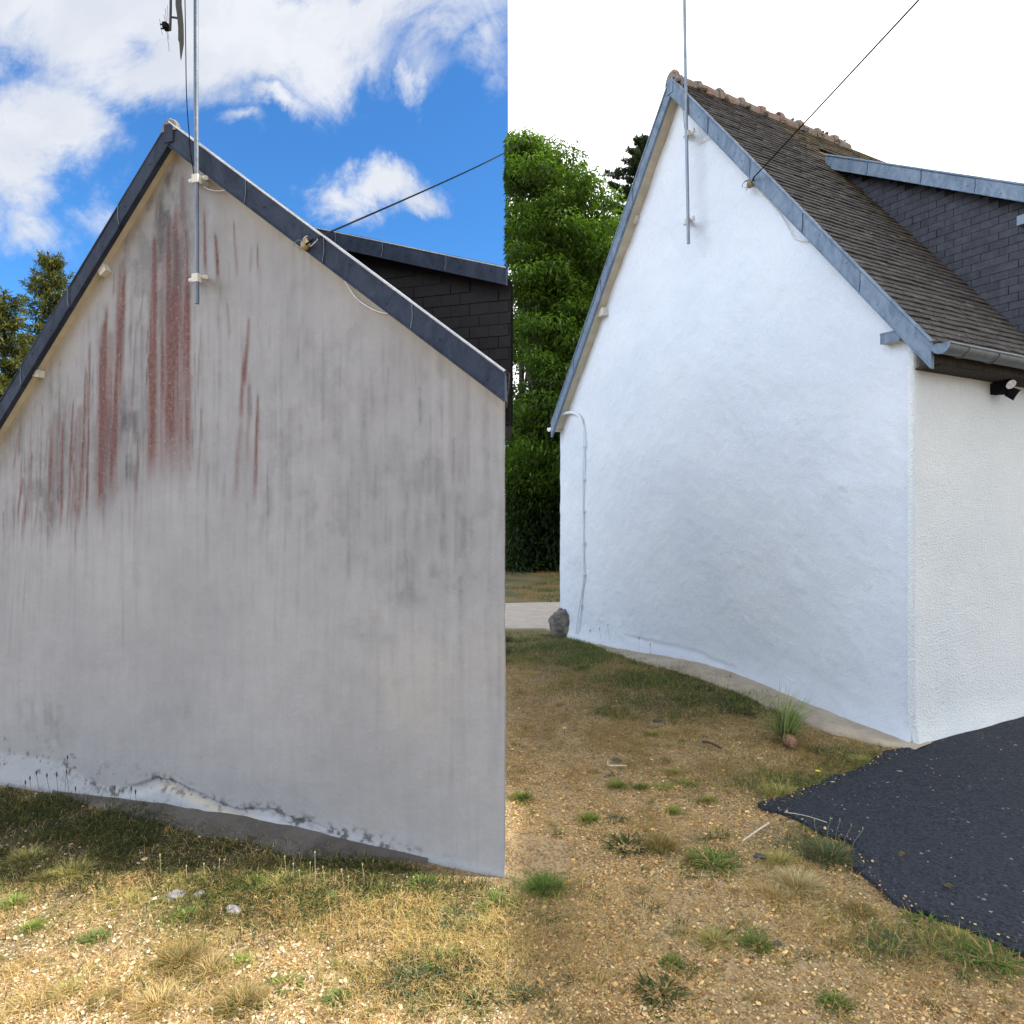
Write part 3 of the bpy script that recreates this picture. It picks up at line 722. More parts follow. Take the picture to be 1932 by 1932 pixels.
# stain masks, from streaks listed by their top, foot, width
STR = [ # px,top, px,foot, width px, strength, kind (r red, k black)
 (325,400,322,905,74,.62,'r'),(322,480,318,900,40,.55,'r'),(291,540,284,905,26,.7,'r'),(196,600,189,965,30,.55,'r'),(352,420,350,780,22,.6,'r'),(205,620,200,960,44,.5,'r'),(228,480,212,940,26,.5,'r'),(293,430,281,900,20,1.0,'r'),(150,760,140,980,26,.3,'r'),(100,800,92,1000,26,.25,'r'),(300,350,290,560,20,.45,'r'),(312,520,302,905,26,.55,'r'),(335,380,325,890,26,.55,'r'),(354,500,352,880,18,.65,'r'),(345,330,350,600,16,.4,'r'),
 (202,568,186,980,14,1.0,'r'),(192,640,184,960,20,.7,'r'),(234,500,208,960,24,.62,'r'),(224,620,205,940,12,.75,'r'),(170,640,160,1000,7,.7,'r'),(161,690,150,960,7,.7,'r'),
 (137,755,128,960,7,.6,'r'),(103,770,92,930,8,.6,'r'),(118,790,113,1000,9,.65,'r'),(155,845,143,1000,14,.55,'r'),(60,850,42,1010,8,.5,'r'),(56,815,50,900,4,.6,'k'),(40,860,32,1000,5,.5,'r'),
 (406,440,411,530,8,.7,'r'),(385,400,388,520,8,.5,'r'),(441,415,446,520,6,.45,'r'),(468,597,458,740,10,.6,'r'),(458,670,452,800,9,.45,'r'),(486,740,478,950,8,.55,'r'),(475,460,471,520,7,.55,'k'),(484,455,487,510,4,.5,'r'),
 (430,490,434,560,4,.5,'k'),(428,570,432,640,6,.35,'r'),(436,790,430,860,4,.4,'k'),(361,755,362,870,5,.6,'k'),(350,850,349,880,4,.7,'k'),(357,860,358,890,4,.6,'k'),(383,770,380,840,5,.4,'k'),
 (253,540,248,600,5,.4,'k'),(216,440,214,560,6,.35,'r'),(232,460,228,560,10,.35,'r'),(470,720,466,880,10,.25,'r'),(510,600,508,660,5,.45,'k'),(454,790,440,950,14,.22,'r'),(393,560,392,700,8,.35,'k'),(410,560,413,640,7,.35,'k'),
 (72,780,66,960,6,.45,'k'),(88,800,80,930,5,.4,'k'),(130,760,122,880,4,.45,'k'),(78,900,60,1020,6,.35,'r'),(176,680,170,900,5,.5,'k'),(210,700,204,860,5,.6,'k'),(245,640,240,720,6,.3,'k')]
def stainL(U, Z, zb):
    rr = np.random.default_rng(11); red = np.zeros_like(U); blk = np.zeros_like(U)
    jx = (fbm(U*9, Z*1.3, 4, 21)-.5)*.04
    streak = fbm(U*38, Z*1.6, 4, 31); streak2 = fbm(U*70, Z*2.5, 3, 37)
    def uz(px, py): p = FL.px(px, py); return FL.u(p), p[2]
    L = list(STR)
    for _ in range(210):     # faint grey runs over the upper wall
        px = rr.uniform(30, 945); top = 400+abs(px-330)*.7+rr.uniform(0, 500); ln = rr.uniform(60, 320); L.append((px, top, px-rr.uniform(-2, 6), top+ln, rr.uniform(4, 13), rr.uniform(.14, .40), 'k'))
    for _ in range(210):
        px = -20+400*rr.uniform(0, 1)**1.2; top = 470+abs(px-330)*1.1+rr.uniform(0, 300); ln = rr.uniform(50, 240); L.append((px, top, px-rr.uniform(0, 12), top+ln, rr.uniform(3, 8), rr.uniform(.2, .6), 'k' if rr.random() < .6 else 'r'))
    for _ in range(70):
        px = rr.uniform(480, 940); top = rr.uniform(620, 1000); ln = rr.uniform(60, 260); L.append((px, top, px, top+ln, rr.uniform(5, 16), rr.uniform(.10, .24), 'k'))
    for (x0, y0, x1, y1, w_, s_, k) in L:
        u0, z0 = uz(x0, y0); u1, z1 = uz(x1, y1)
        if z0 > rakeL(u0)-.2: z0 = rakeL(u0)-.25
        if z0 <= z1: continue
        hw = w_*.5*3.9/F; t = (z0-Z)/(z0-z1); uc_ = u0+(u1-u0)*t
        prof = np.exp(-np.abs((U+jx*.35-uc_)/(hw*(.45+.8*np.clip(t, 0, 1)**.5)))**2.6)
        vert = sstep(-.01, .06, t)*sstep(1.12, .75, t+.25*(streak-.5))
        val = s_*prof*vert*(.5+.85*sstep(.25, .75, .6*streak+.4*streak2))
        if k == 'r':
            red = np.maximum(red, val*1.25); blk = np.maximum(blk, .55*s_*prof*np.exp(-((t-.03)/.07)**2)*(s_ > .3)*(streak2 > .35))
        else: blk = np.maximum(blk, val)
    # dark band by the mast foot, blotches
    def ell(px, py, rx, ry):
        u0, z0 = uz(px, py); return np.exp(-(((U-u0)/(rx*3.9/F))**2+((Z-z0)/(ry*3.9/F))**2))
    sp = fbm(U*14, Z*9, 4, 51)
    for (px, py, rx, ry, s_) in ((320,470,40,130,.55),(325,400,28,60,.35),(240,800,40,80,.35),(660,1015,60,30,.3),(620,960,80,60,.22),(845,1085,50,24,.32),(700,1190,60,40,.28),(360,1140,80,40,.16),(740,1290,50,30,.15),
        (90,1370,70,60,.45),(320,1500,40,25,.4),(310,1340,90,30,.25),(60,1340,50,30,.35),(760,1130,60,50,.2),(640,720,60,120,.18),(800,850,70,110,.2),(560,780,60,60,.18),(540,860,60,80,.16),(900,1000,60,90,.16),(205,880,40,100,.3),(90,950,70,90,.28),(480,1000,60,50,.15),(640,1270,40,20,.25),(580,1200,60,80,.1)):
        blk = np.maximum(blk, s_*ell(px, py, rx, ry)*(.25+1.35*sstep(.38, .66, sp))*(.5+streak))
    # dirty film above an uneven tide line, cleaner render below it
    Xw = FL.C[0]+FL.d[0]*U; Yw = FL.C[1]+FL.d[1]*U; PX = 966+F*Xw/Yw; PY = HZ-F*(Z-H)/Yw
    tide = np.interp(PX, [0, 150, 260, 300, 420, 620, 760, 960], [1025, 1010, 930, 905, 930, 1080, 1130, 1150])+70*(fbm(U*2.5, Z*2.5, 4, 141)-.5)
    film = sstep(45, -45, PY-tide)
    blk = blk+film*(.03+.24*sstep(.35, .75, streak)*sstep(.35, .6, fbm(U*3, Z*1.2, 4, 151)))+film*np.clip(.85*np.exp(-(((PX-305)/85)**2+((PY-440)/170)**2))+.34*np.exp(-(((PX-120)/170)**2+((PY-860)/150)**2)), 0, .7)*(.35+1.1*fbm(U*7, Z*2.2, 4, 161))
    red = red*(.05+.95*film); blk = np.clip(blk*(.78-.33*(1-film))*np.where(red > .35, .55, 1), 0, 1); red = np.clip(red*1.25, 0, 1)
    WASH = (1-film)*(.10+.45*sstep(.4, .65, fbm(U*2.2, Z*2.2, 4, 171)))*sstep(1.35, .5, U)+.06*(1-film)
    # pale washed zone edge: no red below it
    blk = blk*(.55+.6*sstep(.3, .6, sp))
    # black pits near the left rake and mast
    pit = vnoise(U*42, Z*42, 61)
    for (px, py, rx, ry) in ((300,330,12,25),(240,470,22,40),(390,370,10,30),(275,385,30,40)):
        blk = np.maximum(blk, .9*ell(px, py, rx, ry)*(pit > .84))
    # cream tint under the rakes
    rk = np.where(U < ua, za-(U-ua)/(ub-ua)*(za-zb_), za-(U-ua)/(uc-ua)*(za-zc))-OFL
    cr = np.clip(.75*np.exp(-np.clip(rk-Z-.06, 0, 9)/.07)+.14*np.exp(-np.clip(rk-Z, 0, 9)/.5)*fbm(U*3, Z*3, 3, 71), 0, .8)
    cr = np.clip(cr+.35*WASH, 0, .8)
    # white paint band along the foot, with mossy spots and the broken ledge
    h = Z-zb
    led = .085+.05*(fbm(U*4, Z*0, 4, 81)-.5)+.10*np.exp(-((U-2.3)/.28)**2)+.14*sstep(2.8, 3.3, U)-.04*sstep(1.2, .4, U)
    band = sstep(led+.02, led-.02, h)
    al = 1-band*.85*sstep(.30, .46, .5*fbm(U*14, Z*20, 4, 95)+.5*fbm(U*45, Z*55, 3, 96))
    moss = .6*fbm(U*40, Z*46, 4, 91)+.4*fbm(U*9, Z*12, 3, 92)
    mm = np.exp(-((h-led)/.035)**2)*sstep(.50, .60, moss)*sstep(.25, .9, U)+np.exp(-((h-led-.05)/.10)**2)*sstep(.60, .66, moss)*sstep(2.2, 3.2, U)+.8*np.exp(-((h-led*.6)/.03)**2)*sstep(.57, .63, moss)*sstep(.2, .6, U)
    blk = np.maximum(blk, np.clip(mm, 0, 1)); al = np.maximum(al, np.clip(mm*1.3, 0, 1))
    brok = np.exp(-((h-led+.055)/.028)**2)*sstep(2.6, 2.3, U)*sstep(1.45, 1.75, U); cr = np.maximum(cr, .9*brok); al = np.maximum(al, brok)
    red = red*sstep(.65, .95, Z)
    return np.stack([np.clip(red, 0, 1), np.clip(blk, 0, 1), cr, np.clip(al, 0, 1)], -1)
def dispL(U, Z, zb):
    h = Z-zb; led = .085+.05*(fbm(U*4, Z*0, 4, 81)-.5)+.10*np.exp(-((U-2.3)/.28)**2)+.14*sstep(2.8, 3.3, U)-.04*sstep(1.2, .4, U)
    m_ = sstep(2.75, 2.5, U)*sstep(.9, 1.5, U)
    return .03*(fbm(U*.9+1, Z*.9, 3, 44)-.5)+.006*(fbm(U*9, Z*9, 3, 45)-.5)-.022*m_*sstep(led+.005, led-.012, h)*sstep(led-.09, led-.05, h)+.012*np.exp(-(np.clip(h, 0, 9)/.08)**2)
grid_wall('gable_wall', FL, 0, uc-.02, .0115, .0115, lambda x: rakeL(x)-.07, M['old_wall'], houseL, dispL, stain=stainL, apex=ua)
LL = 2.2
m = MB(); m.obox(FL.C+FL.r*.301+FL.d*.02, FL.d*.2, FL.r*(LL-.3), zz*(zb_-.1)); m.obox(FL.P(uc-.25, 0)+FL.r*.301, FL.d*.2, FL.r*(LL-.3), zz*(zc-.1)); m.obox(FL.C+FL.r*LL+FL.d*.02, FL.d*(uc-.1), FL.r*.2, zz*(zc-.1)); m.build('rear_wall', M['white_coarse'], houseL)
eb = b3-a3; lb = np.linalg.norm(eb); eb /= lb; ec = c3-a3; lc = np.linalg.norm(ec); ec /= lc
nb = np.cross(FL.r, eb); nb = nb if nb[2] > 0 else -nb; nc = np.cross(FL.r, ec); nc = nc if nc[2] > 0 else -nc
m = MB(); m.obox(a3-nb*.06+FL.r*.015, eb*lb, FL.r*LL, nb*.045); m.obox(a3-nc*.06+FL.r*.015, ec*lc, FL.r*LL, nc*.045); roofL = m.build('roof', M['timber'], houseL)
lcol = lambda s_, q_, rr: (*(np.array([.047, .041, .037])*rr.uniform(.75, 1.3)), 1)
tiles('tile_field', a3+FL.r*.02, FL.r, eb, nb, .25, .166, LL-.1, lb, M['tiles'], roofL, lambda s_, q_: True, lcol)
tiles('tile_field', a3+FL.r*.02, FL.r, ec, nc, .25, .166, LL-.1, lc, M['tiles'], roofL, lambda s_, q_: True, lcol)
for i in range(6):
    m = MB(); a = a3+FL.r*(i*.36-.01)-zz*.055-FL.d*.0; K = 10; vs = []; rr = random.Random(i+40)
    for (s_, rad) in ((0, .060), (.02, .070), (.055, .070), (.07, .060), (.2, .058), (.37, .055)):
        for k in range(K+1):
            w_ = math.pi*k/K; rad2 = rad*(1+rr.uniform(-.06, .06)); vs.append(a+FL.r*s_+FL.d*math.cos(w_)*rad2+zz*(math.sin(w_)*rad2*1.25))
    m.add(vs, [(r_*(K+1)+k, r_*(K+1)+k+1, (r_+1)*(K+1)+k+1, (r_+1)*(K+1)+k) for r_ in range(5) for k in range(K)], True)
    m.add(vs[:K+1], [tuple(range(K+1))])
    for j in range(3): m.blob(a+FL.r*rr.uniform(0, .3)+zz*(.05+rr.uniform(0, .03))-FL.d*rr.uniform(0, .06), .022, .022, .016, .3, i*3+j, 1)
    m.build('ridge_tile', M['ridge'], roofL)
verge('verge_flashing', FL, a3, b3, .150, M['zinc_dark'], houseL, OFL, seg=.75, roll=.008)
verge('verge_flashing', FL, a3, c3, .135, M['zinc_dark'], houseL, OFL, seg=.7, roll=.005, bright=False)
m = MB()
for (P_a, P_b, vt) in ((a3, b3, .150), (a3, c3, .135)): m.obox(P_a-zz*(vt-.004)-FL.n*.031, (P_b-P_a)*.98, -FL.n*.065, zz*.02)
m.build('soffit', M['cream'], houseL)
m = MB(); m.obox(a3+FL.n*.010-zz*.125-FL.d*.035, FL.d*.07, -FL.n*.09, zz*.115); m.build('apex_cap', M['zinc_dark'], houseL)
# dormer of the left cottage
Q = FL.C-FL.n*1.0; q1 = onplane(600, 433, Q, FL.n); q2 = onplane(955, 507, Q, FL.n)
eD2 = q2-q1; l2 = np.linalg.norm(eD2); eD2 /= l2; q0_ = q1-eD2*.85
m = MB(); m.obox(q0_-zz*.03+FL.r*.01, eD2*(l2+.85), FL.r*1.15, zz*.028); dormerL = m.build('dormer', M['zinc_dark'], houseL)
verge('dormer_flashing', FL, q0_, q2, .112, M['zinc_dark'], houseL, OFL, seg=.5, roll=.006)
m = MB(); u1_, u2_ = FL.u(q1)+.75, FL.u(q2)+.012
def rzL(u_): return za-(u_-.395-ua)/(ub-ua)*(za-zb_)
def dzL(u_): return q1[2]+(u_-FL.u(q1))*(eD2[2]/np.dot(eD2, FL.d))-.03
pts = [(u1_, rzL(u1_)-.1), (u1_, dzL(u1_)), (u2_, dzL(u2_)), (u2_, rzL(u2_)-.1)]
fr_ = [FL.P(a, b, -1.14) for a, b in pts]; bk = [p+FL.r*.06 for p in fr_]
m.add(fr_+bk, [(0,1,2,3),(7,6,5,4),(0,4,5,1),(1,5,6,2),(2,6,7,3),(3,7,4,0)])
m.obox(FL.P(u2_, rzL(u2_)-.1, -1.19), FL.d*.06, FL.r*.95, zz*(dzL(u2_)-rzL(u2_)+.1))
ck2 = m.build('cheek_board', M['slate'], dormerL)
ca = ck2.data.color_attributes.new('tint', 'FLOAT_COLOR', 'POINT')
for d_ in ca.data: d_.color = (.012, .012, .014, 1)
TC = FL.P(u1_, dzL(u1_), -1.132)
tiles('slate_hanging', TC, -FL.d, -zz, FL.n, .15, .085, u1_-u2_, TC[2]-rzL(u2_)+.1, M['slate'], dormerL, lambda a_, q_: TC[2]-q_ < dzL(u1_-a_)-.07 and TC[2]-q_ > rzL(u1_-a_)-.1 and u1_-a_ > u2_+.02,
      lambda a_, q_, rr: (*(np.array([.010, .0095, .011])*rr.uniform(.8, 1.25)), 1), thick=.003, over=1.12, jit=.002, rnd=.0008, flat=True)  # dark slate, tint lowered further for the shade on this cheek
purlin(FL, 192, 502, houseL, .06, .13, .045, M['white_trim'], False, -33, 'flat white purlin cover halfway up the left rake')
purlin(FL, 73, 705, houseL, .05, .05, .05, M['white_trim'], False, 10, 'white purlin end near the lower left rake')

# ------------------------------------------------------------ masts, antenna, cables
mL = empty('antenna_mast', FL.px(372, 573, .12), 'dark galvanised antenna mast clamped to the algae-streaked gable', 'mast', 'antenna masts')
PL = lambda x, y, out=.12: FL.px(x, y, out)
m = MB(); m.tube([PL(372, 573), PL(371, 300), PL(370.5, 262)], .0125, 12); pole = m.build('pole', M['galv_old'], mL)
m = MB(); m.tube([PL(370.5, 266), PL(370, 250), PL(369.5, -260)], .0138, 12); m.build('upper_pole', M['galv_old'], mL)
for y in (338, 525):
    m = MB(); c = PL(373, y, .08); e_ = FL.d*-1
    p0 = PL(359, y+4, .03); p1 = PL(389, y-3, .10)
    m.tube([p0, p1], .014, 8); m.cbox(PL(371, y, .115), FL.d, zz, FL.n, .045, .05, .035); m.tube([PL(366, y+2, .0), PL(366, y+2, .10)], .010, 8); m.tube([PL(384, y-2, .0), PL(384, y-2, .10)], .010, 8)
    m.build('wall_bracket', M['white_trim'], mL)
m = MB(); m.tube(bez([PL(347, -120, .16), PL(350, 60, .15), PL(352, 180, .15), PL(357, 255, .14), PL(360, 290, .13), PL(367, 333, .10)], 8), .0028, 6); m.build('coax_cable', M['black'], mL)
m = MB(); m.tube(bez([PL(384, 352, .02), PL(397, 358, .03), PL(415, 360, .03), PL(443, 354, .03)], 8), .0025, 6); m.build('loose_cable', M['cable_white'], mL)
ant = empty('antenna', PL(330, -60, .2), 'black television aerial hanging beside the mast at the top of the left sky', 'antenna')
def Q4(x, y, dd=0.): return at(x, y, 3.95+dd)
m = MB(); m.tube([Q4(322.5, -60), Q4(322, 20), Q4(321, 57)], .0075, 8); m.tube([Q4(370, -50, .0), Q4(322, -55)], .008, 8); m.tube([Q4(321, 32), Q4(335, 34)], .006, 8); m.build('boom', M['antenna'], ant)
m = MB()
prof = [(331,-60,343,-60),(331,10,343,10),(334,30,345,30),(336,52,346.5,48),(336,76,347,70),(338,80,347,84),(340,108,343,108),(341,114,342,114)]
vs = []
for (x0, y0, x1, y1) in prof:
    for dd in (-.03, .03): vs += [Q4(x0, y0, dd), Q4(x1, y1, dd)]
fs = []
for i in range(len(prof)-1):
    b = i*4; fs += [(b, b+1, b+5, b+4), (b+3, b+2, b+6, b+7), (b+2, b, b+4, b+6), (b+1, b+3, b+7, b+5)]
m.add(vs, fs); m.build('reflector', M['antenna'], ant)
m = MB(); m.cbox(Q4(313, 50), (1, 0, 0), (0, 1, 0), (0, 0, 1), .026, .04, .032); m.tube([Q4(302, 46), Q4(318, 45)], .004, 6); m.tube([Q4(303.5, 54), Q4(318, 54)], .004, 6); m.build('dipole_box', M['black'], ant)
for (x0, y0, x1, y1) in ((309,28,313,44),(312,16,314,42),(316,10,317,40),(314,55,319.5,97),(316,58,319,75),(301,36,306.5,66),(320,20,322,40),(342,20,343,32)):
    m = MB(); m.tube([Q4(x0, y0, -.02), Q4(x1, y1, .03)], .0011, 5); m.build('element_rod', M['black'], ant)

mR = empty('antenna_mast', FR.px(1299, 460, .18), 'grey galvanised antenna mast clamped to the freshly painted white gable', 'mast', 'antenna masts')
PR = lambda x, y, out=.19: FR.px(x, y, out)
m = MB(); m.tube([PR(1299, 460), PR(1293.5, 150), PR(1289, -160)], .0185, 12); m.build('pole', M['galv'], mR)
for y in (252, 417):
    m = MB(); m.tube([PR(1291, y+6, .03), PR(1309, y-3, .16)], .018, 8); m.cbox(PR(1297.5, y+1, .17), FR.d, zz, FR.n, .06, .06, .05)
    m.tube([PR(1302, y+1, 0), PR(1302, y+1, .15)], .013, 8); m.cbox(PR(1308.5, y-5, .14), FR.d, zz, FR.n, .025, .055, .02); m.build('wall_bracket', M['white_trim'], mR)
m = MB(); m.tube(bez([PR(1279, -100, .22), PR(1283, 40, .22), PR(1286, 130, .21), PR(1288, 190, .2), PR(1291, 235, .2), PR(1295, 252, .2)], 8), .004, 6); m.build('coax_cable', M['galv'], mR)
m = MB(); m.tube(bez([PR(1295, 250, .19), PR(1301, 262, .12), PR(1314, 267, .06), PR(1328, 264, .03), PR(1343, 257, .03)], 8), .0055, 6); m.build('loose_cable', M['cable_white'], mR)

def insulator(f, px, py, parent, s_):
    c = f.px(px, py, .10); m = MB(); m.cbox(f.px(px, py, .03), f.d, zz, f.n, .02*s_, .03*s_, .10); m.build('hook_bracket', M['galv_old'], parent)
    m = MB(); m.blob(c, .042*s_, .035*s_, .042*s_, .18, 4, 2); m.tube([c-zz*.03*s_, c+zz*.05*s_], .02*s_, 8); m.build('junction_insulator', M['ceramic'], parent)
    for k, (a0, a1, r_) in enumerate(((0, 5.2, .055), (1, 5.8, .045), (2.5, 7.5, .06))):
        m = MB(); cc = c+f.d*(.045*s_*(1 if k < 2 else -1.1))+zz*(.012*k*s_); pp = [cc+(f.d*math.cos(w_)*r_+zz*math.sin(w_)*r_*.7)*s_+f.n*(.012*math.sin(2*w_)) for w_ in np.linspace(a0, a1, 14)]
        m.tube(pp, .0032*s_, 5); m.build('wire_loop', M['galv_old'] if k < 2 else M['cable_white'], parent)
oL = empty('overhead_cable', FL.px(580, 462, .1), 'black overhead cable from the stained gable running up across the blue sky', 'cable', 'overhead supply cables')
insulator(FL, 576, 462, oL, .72)
p0 = FL.px(578, 461, .14); end = at(984, 270, 21.3)
def sag(a, b, s_, n=30): return [a+(b-a)*t+np.array([0, 0, -4*s_*t*(1-t)]) for t in np.linspace(0, 1, n)]
w1 = FL.px(590, 452, .20)
m = MB(); m.tube([p0, w1], .006, 8); m.build('strain_clamp', M['black'], oL)
m = MB(); pts = sag(w1, end, .05); m.tube(pts, [.0055+.013*i/len(pts) for i in range(len(pts))], 6); m.build('wire', M['black'], oL)
m = MB(); m.tube(bez([FL.px(645, 512, .05), FL.px(652, 532, .03), FL.px(672, 562, .02), FL.px(700, 582, .02), FL.px(722, 590, .02), FL.px(742, 592, .03)], 8), .0032, 6); m.build('wall_cable', M['cable_white'], oL)
pole_ = empty('utility_pole', (end[0], end[1], 0), 'tall wooden supply pole hidden within the crown of the leafy tree', 'pole')
m = MB(); m.tube([(end[0], end[1], -.2), (end[0], end[1], end[2]+.02)], [.13, .05], 10); m.build('post', M['bark'], pole_)
oR = empty('overhead_cable', FR.px(1418, 345, .1), 'thin overhead cable from the white gable rising across the white sky', 'cable', 'overhead supply cables')
insulator(FR, 1417, 345, oR, 1.15)
w1 = FR.px(1423, 334, .22); end = at(1711, 24, 4.4); end2 = w1+(end-w1)*2.6
m = MB(); m.tube([FR.px(1419, 343, .15), w1], .008, 8); m.build('strain_clamp', M['black'], oR)
m = MB(); m.tube(sag(w1, end2, .0, 20), .0062, 6); m.build('wire', M['black'], oR)
m = MB(); m.tube(bez([FR.px(1424, 352, .06), FR.px(1436, 366, .04), FR.px(1450, 380, .04), FR.px(1470, 402, .03), FR.px(1486, 428, .03), FR.px(1496, 446, .03), FR.px(1510, 453, .03), FR.px(1526, 454, .04)], 8), .006, 6); m.build('wall_cable', M['cable_white'], oR)

cd = empty('wall_conduit', FR.px(1085, 1195, .02), 'white painted cable conduit clipped down the far end of the white gable', 'conduit')
pts = bez([FR.px(1060, 783, .09), FR.px(1070, 779, .07), FR.px(1082, 779, .05), FR.px(1093, 786, .04), FR.px(1099, 803, .035), FR.px(1101, 835, .035), FR.px(1100, 900, .035), FR.px(1099.5, 965, .03), FR.px(1100, 1040, .03), FR.px(1100, 1096, .03), FR.px(1094, 1140, .035), FR.px(1086, 1196, .06)], 8)
rad = [.022 if i < 30 else .013 for i in range(len(pts))]
m = MB(); m.tube(pts, rad, 8); m.build('tube', M['white_wall'], cd)
for y in (843, 905, 964, 1025, 1084, 1142):
    m = MB(); x = 1100 if y < 1100 else 1094; m.cbox(FR.px(x, y, .035), FR.d, zz, FR.n, .062, .022, .05); m.build('clip', M['white_wall'], cd)

# ------------------------------------------------------------ boulder and loose stones, sticks
m = MB(); b0 = G(1060, 1201); bc = b0+np.array([.0, .08, .16])
bm = bmesh.new(); bmesh.ops.create_icosphere(bm, subdivisions=4, radius=1); vs = []
for v_ in bm.verts:
    p = np.array(v_.co); q = p/np.max([abs(np.dot(p, k)) for k in (np.array([.95, .1, .3]), np.array([-.55, .2, .8]), np.array([.62, -.1, .72]), np.array([.1, -.98, .15]), np.array([0, .9, .3]), np.array([-.9, -.35, .05]), np.array([.2, .1, -1.]))])
    q = q*(1+.05*math.sin(7*p[0]+3*p[2])*math.sin(6*p[1])+.03*math.sin(17*p[2]+9*p[0])); vs.append(bc+q*np.array([.165, .15, .235]))
m.add(vs, [tuple(v_.index for v_ in f.verts) for f in bm.faces], False); bm.free()
ob = m.build('boulder', M['rock']); recentre(ob); tag(ob, 'large pointed grey boulder leaning at the far foot of the white gable', 'boulder')
def stone(px, py, r_, mat, lab, name='stone', cat='stone', seed=0, flat=.55, grp='loose stones and lumps on the ground'):
    m = MB(); c = G(px, py); on = .028 if in_drive(np.array(c[0]), np.array(c[1])) else 0
    r_ *= .8; m.blob(c+np.array([0, 0, r_*flat*.3+on]), r_, r_*.8, r_*flat, .2, seed, 3)
    o = m.build(name, mat, None, smooth=False); recentre(o); tag(o, lab, cat, grp); return o
stone(440, 1719, .045, M['stone_w'], 'pale grey stone lying in the yellowed grass in the sunlight', seed=1)
stone(332, 1690, .06, M['stone_w'], 'whitish half-buried stone in the sunlit grass left of the pale grey one', seed=2, flat=.3)
stone(376, 1688, .03, M['stone_w'], 'small rounded pale stone at the edge of the shadow', seed=9)
stone(1240, 1361, .055, M['stone_d'], 'dark slate-coloured shard in the dry grass before the white gable', seed=3, flat=.35)
stone(1163, 1434, .05, M['stone_d'], 'flat grey shard farther left in the dry grass', seed=4, flat=.2)
stone(1243, 1318, .05, M['stone_d'], 'small dark chip in the green grass band nearest the white gable', seed=5, flat=.3)
stone(1450, 1338, .045, M['stone_w'], 'white stone beside the pale footing strip', seed=6, flat=.5)
stone(1648, 1410-0, .02, M['stone_w'], 'tiny white pebble near the end of the footing strip', seed=16, flat=.6)
stone(1434, 1720-100, .045, M['stone_d'], 'black asphalt crumb on the gravel left of the big grey-green tuft', 'asphalt_crumb', 'asphalt crumb', 7, .6)
stone(1467, 1913-130, .022, M['stone_d'], 'dark round pebble on the gravel low in the right half', seed=8, flat=.8)
stone(1701, 1622, .022, M['clay'], 'brown clod of earth on the black asphalt', 'earth_clod', 'clod', 10, .8)
stone(1790, 1683, .022, M['clay'], 'olive brown clod on the asphalt nearer to the grass verge', 'earth_clod', 'clod', 11, .7)
stone(1738, 1640-20, .010, M['stone_w'], 'tiny white stone on the black asphalt', seed=12)
def stick(pts, r_, mat, lab, name='stick'):
    m = MB(); P = [G(x, y)+np.array([0, 0, .012+r_+dz]) for (x, y, dz) in pts]; m.tube(bez(P, 5), r_, 6)
    o = m.build(name, mat); recentre(o); return tag(o, lab, 'stick', 'sticks lying on the gravel')
stick([(1401, 1592, 0), (1427, 1580, .02), (1451, 1567, .03)], .0055, M['wood_pale'], 'straight bleached stick on the gravel below the asphalt corner')
stick([(1147, 1443, .01), (1148, 1451, .01), (1165, 1451, .01), (1182, 1452, .01)], .006, M['wood_pale'], 'bent white stick lying on the dry grass')
stick([(1325, 1406, .01), (1343, 1412, .02), (1361, 1419, .01)], .009, M['wood_dark'], 'dark brown twig in the dry grass')
stick([(1560, 1565, .03), (1520, 1552, .03), (1480, 1542, .02)], .0018, M['wood_pale'], 'thin straw stalk along the asphalt edge')

# ------------------------------------------------------------ grass, gravel, plants
def blades(base, hgt, wid, lean, az, cols, segs=2):
    """curved blades: base (n,3), arrays of height, width, lean (0..2), azimuth; returns V,F,C"""
    n = len(base); T = np.linspace(0, 1, segs+1); dx_ = np.cos(az); dy_ = np.sin(az); sx = -dy_; sy = dx_
    V = np.zeros((n, 2*segs+1, 3)); C_ = np.zeros((n, 2*segs+1, 3))
    for i, t in enumerate(T):
        rad_ = hgt*lean*t*t*.8+hgt*.15*lean*t; hh = hgt*(t-.35*np.minimum(lean, 1.6)*t*t)
        cx = base[:, 0]+dx_*rad_; cy = base[:, 1]+dy_*rad_; cz = base[:, 2]+np.maximum(hh, .003)
        w_ = wid*(1-t)**.6*.5 if t < 1 else wid*0
        if i < segs:
            V[:, 2*i] = np.stack([cx-sx*w_, cy-sy*w_, cz], -1); V[:, 2*i+1] = np.stack([cx+sx*w_, cy+sy*w_, cz], -1)
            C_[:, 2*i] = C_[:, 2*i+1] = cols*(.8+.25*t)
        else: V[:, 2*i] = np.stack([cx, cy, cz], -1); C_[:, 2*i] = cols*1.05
    k = 2*segs+1; off = (np.arange(n)*k)[:, None]; fs = []
    for i in range(segs-1): fs.append(off+np.array([[2*i, 2*i+1, 2*i+3, 2*i+2]]))
    tri = off+np.array([[2*segs-2, 2*segs-1, 2*segs]])
    return V.reshape(-1, 3), [np.vstack(fs), tri] if segs > 1 else [tri], C_.reshape(-1, 3)
STRAW = np.array([.66, .52, .24]); BROWN = np.array([.50, .29, .11]); GRN = np.array([.055, .080, .018]); GRY = np.array([.20, .21, .05]); SAGE = np.array([.060, .078, .034])
